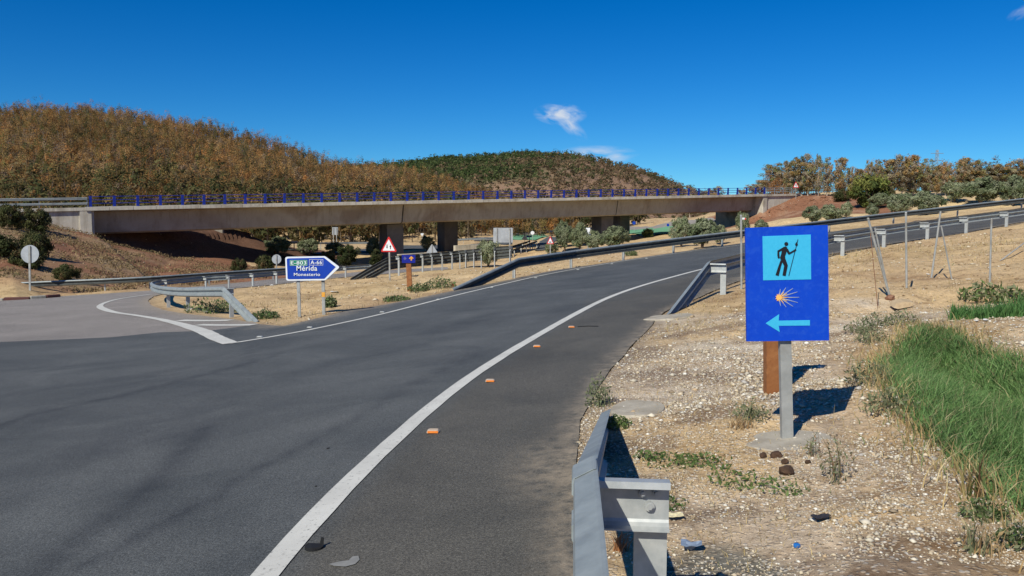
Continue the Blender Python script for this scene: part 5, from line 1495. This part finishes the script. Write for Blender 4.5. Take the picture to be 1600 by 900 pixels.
def warn(label, cx, v0, v1, hw, d, mark, vb=None):
    gp = on_ground(cx, d); o = thing('warning_sign', label, 'warning sign', gp, 'triangular warning signs')
    mb = MB(); flat(mb, rtri(cx, v0, v1, hw, hw * .12), d, -.05, .02); mb.build('border', RED, o)
    k = .70; vc = v0 + (v1 - v0) * .64
    mb = MB(); flat(mb, rtri(cx, vc + (v0 - vc) * k, vc + (v1 - vc) * k, hw * k, .1), d, -.055, .004); mb.build('face', WHITE, o)
    mb = MB(); flat(mb, [(cx + a * hw, vc + b * hw) for a, b in mark], d, -.06, .004); mb.build('mark', BLACK, o)
    mb = MB(); pole(mb, cx, v0 + 1, cx, vpix(gp), d, .09, .0, .05); mb.build('post', GALV_OLD, o)
warn('red-bordered warning triangle with a dark mark beside the slip road', 859.8, 369, 381.3, 5.6, 74, [(-.30, .12), (.30, .12), (.34, .3), (.2, .38), (-.3, .38), (-.36, .26)])
warn('warning triangle with a bent arrow at the right end of the blue railing', 1243.5, 283.8, 293.4, 4.8, 143, [(-.1, -.45), (.1, -.45), (.22, .3), (.02, .35), (-.14, 0)])
warn('tiny red-bordered triangle in front of the brown wood, above the yellow-green bush', 1351.5, 267.6, 273.6, 3.0, 150, [(-.1, -.3), (.1, -.3), (.1, .3), (-.1, .3)])
# ------------------------------------------------------------------ leftover fence posts on the right
def fpole(label, a, b, r, d, mat=GALV_OLD, dtop=0.0, extra=None):
    A = P(a[0], a[1], d + dtop); Bp = P(b[0], b[1], d); gz = H1(Bp[0], Bp[1])
    o = thing('fence_post', label, 'fence post', (Bp[0], Bp[1], gz), 'remaining posts of a removed fence')
    mb = MB(); mb.tube([Bp - (A - Bp) * .05, A], r, 8); mb.build('tube', mat, o)
    if extra == 'cap':
        mb = MB(); mb.tube([A, A + np.array([0, 0, .02])], [r * 1.25, r * .9], 8); mb.build('cap', mat, o)
    return o
dA = 13.6
fpole('leaning thick steel post over the upturned stone', (1356.5, 342), (1391, 466), .021, base_d(1391, 467), extra='cap')
fpole('thinner steel strut leaning parallel to the thick post over the upturned stone', (1367, 356), (1389, 460), .015, base_d(1391, 467) + .12)
fpole('thin rusty rod standing left of the leaning post', (1360, 364), (1371.5, 481), .006, base_d(1371, 482), RUST)
fpole('straight upright steel post right of the leaning one', (1415.5, 333), (1416.6, 450), .020, base_d(1416, 450), extra='cap')
fpole('tilted steel post leaning against the strut, topmost behind the guardrail', (1469.5, 332), (1455.5, 433), .020, base_d(1455, 434), extra='cap')
fpole('dark thin strut leaning left, right one of the crossed pair', (1470.5, 352), (1487, 436), .015, base_d(1487, 436))
fpole('straight upright steel post nearest the right picture edge', (1549.3, 342.5), (1546.5, 440), .018, base_d(1546, 441), extra='cap')
fpole('bare strut leaning in from the right picture edge', (1612, 371), (1564, 407), .015, base_d(1564, 407), dtop=.5)
o = fpole('upright steel post just left of the big blue sign', (1158, 337), (1158.6, 452), .024, base_d(1158, 452), extra='cap')
mb = MB(); c = P(1161.5, 341.5, base_d(1158, 452)); mb.box(c, (.07, .04, .04), None, .01); mb.build('clip', PLAST_W, o)
mb = MB(); c = P(1164.0, 342.0, base_d(1158, 452)); mb.box(c, (.045, .045, .035), None, .01); mb.build('red_clip', REDLIT, o)

def rock(name, label, cat, u, v, s, mat, seed=1, n=3, sink=.3, group=None, rotx=0):
    """irregular lump"""
    c = G(u, v, 200, 1.5); c[2] += s[2] * (.5 - sink)
    import bmesh
    bm = bmesh.new(); bmesh.ops.create_icosphere(bm, subdivisions=n, radius=1)
    for w in bm.verts:
        p = np.array(w.co)
        k = 1 + .55 * vnoise(np.array([p[0] * 1.3 + seed * 7 + p[2]]), np.array([p[1] * 1.3 + seed - p[2]]), seed)[0] + .25 * vnoise(np.array([p[0] * 4 + seed]), np.array([p[1] * 4 + p[2] * 4]), seed + 1)[0]
        w.co = Vector((p[0] * k * s[0] / 2, p[1] * k * s[1] / 2, p[2] * k * s[2] / 2))
    me = bpy.data.meshes.new(name); bm.to_mesh(me); bm.free(); me.materials.append(mat)
    o = link(name, me); o.location = c; o.rotation_euler = (rotx, 0, seed); return tag(o, label, cat, group)
# upturned slab with its shadow side
c = G(1408, 482, 60, 3)
mb = MB(); sl_ = [(-.17, .0), (-.12, .07), (.02, .10), (.17, .085), (.15, .03), (.10, .015), (-.10, -.02)]
mb.prism(sl_, (c[0], c[1] - .1, c[2] + .02), (1, 0, .0), (0, .25, 1), (0.03, .24, .03)); o = mb.build('broken_slab', simple('sandy_concrete', (.50, .38, .24), (.4, .29, .17), 9, .95, 0, .5, 20), None, c); tag(o, 'tilted pale broken slab at the foot of the leaning fence post', 'concrete slab')
rock('rusty_clod', 'brown earth clod wedged left of the broken slab', 'clod', 1391, 468, (.16, .14, .12), RUST, 3)
# peat-dark clods near the sign
for i, (u, v, s, l) in enumerate(((1192, 715, .05, 'small dark clod, left one of the pair below the blue sign'), (1213, 715, .065, 'upright dark clod below the blue sign post'), (1226, 724, .045, 'small dark clod right of the upright one'), (1229, 741, .085, 'wide flat dark clod below the others'), (1262, 724, .035, 'reddish brown clod right of the sign footing'))):
    rock('dark_clod', l, 'clod', u, v, (s * 1.1, s, s * .9), CLOD, 11 + i, 2, .25, 'dark clods near the blue sign')

# ------------------------------------------------------------------ studs, litter
def stud(u, v, mat, label, group, w=.105, l=.10, h=.022, rot=0.0):
    p = Gs(u, v); mb = MB(); z0 = p[2] + .017
    R = Matrix.Rotation(rot, 3, 'Z')
    mb.box((p[0], p[1], z0 + h / 2), (w, l, h), R, .012)
    o = mb.build('road_stud', STUD_W if mat is STUD_W else simple('stud_body', (.65, .5, .35), None, 20, .5), None, p)
    tag(o, label, 'road stud', group)
    mb = MB(); q = Vector((p[0], p[1], z0 + h * .55)) + R @ Vector((0, -l / 2 + .0005, 0)); mb.box(q, (w * .86, .012, h * .75), R, 0); mb.build('reflector', mat, o)
for (u, v, l) in ((677, 678, 'orange road stud nearest the viewer, right of the white line'), (766, 598, 'second orange road stud from the viewer, right of the white line'), (839, 543.5, 'third orange road stud from the viewer, right of the white line'), (893, 513, 'farthest orange road stud, next to a thin dark strip')):
    stud(u, v, STUD_O, l, 'orange road studs along the white line')
for k, (u, v, l) in enumerate(((406, 528, 'white stud nearest the tip of the white nose marking'), (484, 513, 'white stud below the blue arrow sign'), (597, 489, 'white stud below the warning triangle'), (685, 469, 'white stud left of the sunk end of the far guardrail'), (768, 450, 'white stud under the sloping end of the far guardrail'), (837, 435, 'white stud right of the first post of the far guardrail'), (903, 422, 'white stud beside the second post of the far guardrail'), (956, 413, 'white stud between the second and third posts of the far guardrail'), (1010, 404.5, 'farthest white stud along the far line'))):
    stud(u, v, STUD_W, l, 'white road studs along the far line', w=.12, l=.10, h=.022)
mb = MB(); p = Gs(903, 512); q = Gs(935, 511.5); mb.tube([p + [0, 0, .02], (p + q) / 2 + [0, .03, .022], q + [0, 0, .02]], .006, 5); tag(mb.build('rubber_strip', RUBBER, None, p), 'thin dark strip lying beside the farthest orange stud', 'rubber strip')
# black rubber lid
p = Gs(491, 861); mb = MB(); r = []
mb.add([], [])
n = 20; t_ = [(p[0] + .052 * math.cos(2 * math.pi * k / n), p[1] + .042 * math.sin(2 * math.pi * k / n), p[2] + .03 + .004 * math.sin(k)) for k in range(n)]; b_ = [(x, y, p[2] + .013) for x, y, z in t_]
mb.add(t_ + b_, [tuple(range(n))] + [(i + n, (i + 1) % n + n, (i + 1) % n, i) for i in range(n)])
lid = mb.build('black_disc', RUBBER, None, p); tag(lid, 'round black rubber lid with an upright tab lying on the white line edge', 'rubber lid')
mb = MB(); mb.prism([(.025, .02), (.045, .018), (.05, .055), (.035, .06)], (p[0], p[1] + .02, p[2] + .01), (1, 0, 0), (0, 0, 1), (0, .008, 0)); mb.build('tab', RUBBER, lid)
for (u, v, s, l) in ((513, 703, .035, 'upper dark flake on the asphalt left of the white line'), (494, 763, .02, 'lower dark flake on the asphalt left of the white line')):
    rock('rubber_flake', l, 'rubber flake', u, v, (s, s * .7, .012), RUBBER, 4, 2, -.6)
# pale polished scrape on the shoulder
def scrape_mat():
    return simple('scraped_asphalt', (.27, .265, .25), (.2, .195, .185), 12, .8)
sc_px = [(514, 886), (530, 882), (545, 880), (551, 874), (560, 873), (562, 879), (555, 886), (540, 890), (522, 889)]
mb = MB(); q = [Gs(u, v) + [0, 0, .0165] for u, v in sc_px]; mb.add(q, [tuple(range(len(q)))[::-1]]); tag(mb.build('scrape_mark', scrape_mat(), None), kind='structure')
# litter
def flap(name, label, cat, u, v, w, l, mat, rot=0.0, lift=.03, z0=0.0, n=5, seed=0):
    c = G(u, v, 200, 1.5); R = Matrix.Rotation(rot, 3, 'Z'); mb = MB(); vs = []
    for i in range(n):
        for j in range(n):
            a, b = i / (n - 1) - .5, j / (n - 1) - .5
            q = Vector(c) + R @ Vector((a * w, b * l, 0)); q.z += z0 + .012 + lift * (.5 + vnoise(np.array([a * 3 + seed * 5.1]), np.array([b * 3.0]), seed)[0]) + lift * a * a
            vs.append(q)
    vs2 = [q - Vector((0, 0, .006)) for q in vs]; m = n * n
    fs = [(i * n + j, (i + 1) * n + j, (i + 1) * n + j + 1, i * n + j + 1) for i in range(n - 1) for j in range(n - 1)]
    fs2 = [tuple(k + m for k in f[::-1]) for f in fs]
    rim = [k for k in range(n)] + [n - 1 + n * k for k in range(1, n)] + [m - 1 - k for k in range(1, n)] + [n * (n - 1) - n * k for k in range(1, n - 1)]
    sd = [(rim[k], rim[(k + 1) % len(rim)], rim[(k + 1) % len(rim)] + m, rim[k] + m) for k in range(len(rim))]
    mb.add(vs + vs2, fs + fs2 + sd); o = mb.build(name, mat, None, c); return tag(o, label, cat)
flap('foam_sponge', 'cream foam block lying right of the near guardrail bracket', 'foam block', 1054, 813, .085, .06, SPONGE, .1, .02, .01)
flap('crushed_carton', 'blue-grey crushed carton in the shadow of the near guardrail post', 'carton', 1080, 862, .10, .07, CUP, -.2, .05)
flap('dark_rag', 'small black rag among the gravel in the lower right', 'rag', 1282, 815, .085, .05, CLOTH, .3, .03)
flap('paper_sheet', 'white sheet of litter right of the blue arrow sign', 'litter', 522, 457, .32, .2, PLAST_W, .0, .06)
def bottle_cap(u, v):
    c = G(u, v, 30, 1.5); mb = MB(); mb.tube([c + [0, 0, .002], c + [0, 0, .014], c + [0, 0, .017]], [.016, .016, .012], 14); tag(mb.build('bottle_cap', BLUECAP, None, c), 'small blue bottle cap in the gravel at the lower right', 'bottle cap')
bottle_cap(1245, 855)
c = G(709, 449, 60, 5); mb = MB(); mb.box((c[0], c[1], c[2] + .07), (.17, .05, .14), Matrix.Rotation(.25, 3, 'Y'), .02); rl = mb.build('fallen_reflector', REDLENS, None, c); tag(rl, 'dark red reflector lying left of the sunk end of the far guardrail', 'reflector')
LT = [(631, 446, 'white scrap left of the wooden waymark post'), (424, 447, 'pale scrap behind the curved nose guardrail'), (300, 484, 'left white scrap under the nose guardrail'), (322, 489, 'right white scrap under the nose guardrail'), (939, 409, 'white scrap beyond the far line between guardrail posts'), (832, 428, 'crumpled white and blue scrap below the far guardrail'),
      (1300, 470, 'white scrap on the sand right of the blue sign'), (1297, 438, 'small white scrap beside the right edge of the blue sign'), (1450, 430, 'white lump at the foot of the tilted fence post'), (1513, 438, 'white and red scrap on the sandy slope'), (1525, 503, 'left scrap at the head of the reeds'), (1540, 502, 'middle scrap at the head of the reeds'), (1517, 526, 'lower scrap at the head of the reeds')]
for i, (u, v, l) in enumerate(LT):
    d_ = float(G(u, v, 200, 3)[1]); s = 6.5 / F * d_
    o = flap('litter_scrap', l, 'litter', u, v, s, s * .7, PLAST_W, i * 1.3, s * .3, .0, 4, i); o['group'] = 'white scraps of litter'
# ------------------------------------------------------------------ weeds
def weed(name, label, u, v, h, w, n, cols, leafs=0, bend=.6, bw=.006, group='weeds in the gravel', cat='weed', ls=.012):
    c = G(u, v, 100, 1.5); root = thing(name, label, cat, c, group)
    q = rng.normal(size=(n, 2)) * w * .18
    cl = pal(cols, [1] * len(cols), n) * rng.uniform(.75, 1.2, (n, 1))
    b = blades('stems', None, None, np.column_stack([q, np.zeros(n) - .01]), h * rng.uniform(.45, 1.05, n), np.full(n, bw), cl, bend, 3, None, root); b['kind'] = 'stuff'
    if leafs:
        m = leafs; r_ = rng.uniform(0, 1, m) ** .5; a = rng.uniform(0, 6.28, m)
        C = np.column_stack([np.cos(a) * r_ * w * .5, np.sin(a) * r_ * w * .5, rng.uniform(.05, .95, m) * h * (1.05 - r_ * .6)])
        V, Fq, Cc = leaf_quads(C, ls * rng.uniform(.6, 1.4, m), pal(cols, [1] * len(cols), m) * rng.uniform(.75, 1.25, (m, 1)), 1.5)
        link('leaves', np_mesh('leaves', V, Fq, LEAF, Cc), root)
    return root
GRN = [(.10, .16, .05), (.14, .2, .07), (.08, .12, .04)]; GRY = [(.20, .22, .12), (.25, .25, .14), (.15, .17, .09)]; DRY = [(.45, .33, .16), (.36, .24, .11), (.52, .42, .24)]; DRYB = [(.2, .13, .07), (.28, .19, .1)]
weed('tall_weed', 'tall pale green weed growing at the pavement edge beyond the near guardrail', 936, 634, .34, .26, 26, GRY, 330, .5)
weed('tall_weed', 'low green weed at the tip of the near guardrail', 962, 668, .14, .25, 30, GRN, 260, .8)
weed('grass_tuft', 'grey-green tuft left of the wooden post foot', 1172, 655, .2, .3, 60, GRY, 150, .7)
weed('grass_tuft', 'straw tuft in front of the wooden post', 1155, 668, .12, .24, 90, DRY, 0, .9)
weed('dry_stalk', 'dry branched stalk right of the sign footing', 1305, 748, .32, .2, 16, DRYB + GRY, 130, .45, ls=.009)
weed('dry_stalk', 'thin dry stalk just right of the sign post', 1268, 712, .22, .1, 8, DRYB + GRY, 60, .3, ls=.008)
weed('bladed_plant', 'spiky plant with long half-dead blades near the reeds', 1523, 775, .34, .22, 22, [(.12, .17, .06), (.3, .25, .1), (.16, .1, .05)], 0, .8, .016)
weed('green_weed', 'low dense green weed below the spiky plant', 1538, 812, .13, .24, 36, GRN + GRY, 300, .8, ls=.011)
weed('green_weed', 'small green weed in the lower right corner', 1592, 850, .11, .2, 26, GRN + GRY, 180, .8)
weed('grass_tuft', 'straw and green tuft low at the right', 1528, 862, .2, .2, 70, DRY + GRY, 40, .7)
weed('grass_tuft', 'dry tuft at the border of the reeds', 1580, 735, .2, .3, 90, DRY, 60, .8)
weed('grass_tuft', 'dry orange tuft behind the near guardrail beam', 968, 860, .16, .12, 40, [(.42, .2, .08), (.35, .2, .1)], 0, .8)
for i, (u, v, w, h, l) in enumerate(((1050, 722, .36, .05, 'green creeping plant nearest the near guardrail'), (1090, 722, .30, .05, 'green creeping plant in the middle of the row'), (1120, 722, .34, .055, 'green creeping plant right of the middle one'), (1160, 752, .36, .06, 'darker creeping plant left of the lower pair'), (1225, 762, .28, .05, 'darker creeping plant at the right end'), (1044, 790, .2, .07, 'green creeping plant beside the foam block'), (1012, 715, .18, .08, 'small green weed behind the guardrail bracket'))):
    weed('creeping_plant', l, u, v, h * .8, w * 1.15, 8, GRN, int(430 * w), 1.2, .004, 'green creeping plants in the gravel', ls=.012)
for i, (u, v, h, l) in enumerate(((1345, 520, .22, 'thin weed left of the reeds, upper'), (1362, 535, .3, 'bushy grey weed left of the top of the reeds'), (1358, 600, .26, 'grey-green weed at the left border of the reeds'), (1372, 508, .2, 'low weed under the broken slab'), (1388, 645, .25, 'grey weed on the border of the reeds, middle'), (1410, 505, .22, 'green weed right below the broken slab'))):
    weed('grey_weed', l, u, v, h, .4, 26, GRY, 260, .5, ls=.014)
for i, (u, v, h, w, l) in enumerate(((655, 455, .35, .9, 'green weeds right of the wooden waymark post'), (688, 450, .5, 1.2, 'green weeds left of the sunk guardrail end'), (325, 487, .6, 1.6, 'green weed patch under the nose guardrail, left'), (350, 488, .55, 1.4, 'green weed patch under the nose guardrail, right'), (415, 498, .3, .8, 'small green weed left of the arrow sign'), (516, 480, .45, .4, 'thin stalk right of the arrow sign post'), (620, 470, .2, .9, 'low green growth along the dirt edge'), (985, 400, .5, .8, 'brown weed below the far guardrail'), (1550, 470, .4, 1.0, 'yellow-green weeds by the upper ditch'))):
    weed('roadside_weed', l, u, v, h, w, 30, GRY + GRN, 420, .6, .012, 'weeds along the roads', ls=.035)
# ------------------------------------------------------------------ distant pylon and light masts
def pylon():
    d = 420.0; b = P(1462, 300, d); b[2] = H1(b[0], b[1]); top = P(1462, 234, d)[2]; h = top - b[2]
    o = thing('power_pylon', 'faint lattice power pylon rising behind the brown wood', 'pylon', b)
    mb = MB(); w = 2.2
    for sx in (-1, 1):
        for sy in (-1, 1): mb.tube([b + [sx * w, sy * w, 0], b + [sx * .4, sy * .4, h]], .09, 4)
    mb.build('leg_frame', GALV, o)
    mb = MB(); n = 9
    for k in range(n):
        z0, z1 = h * k / n, h * (k + 1) / n; w0, w1 = w + (.4 - w) * k / n, w + (.4 - w) * (k + 1) / n
        for sy in (-1, 1):
            mb.tube([b + [-w0, sy * w0, z0], b + [w1, sy * w1, z1]], .06, 4); mb.tube([b + [w0, sy * w0, z0], b + [-w1, sy * w1, z1]], .06, 4)
    mb.build('bracing', GALV, o)
    for z in (.95, .85, .76):
        mb = MB(); mb.tube([b + [-3.2, 0, h * z], b + [3.2, 0, h * z]], .12, 4); mb.build('cross_arm', GALV, o)
pylon()
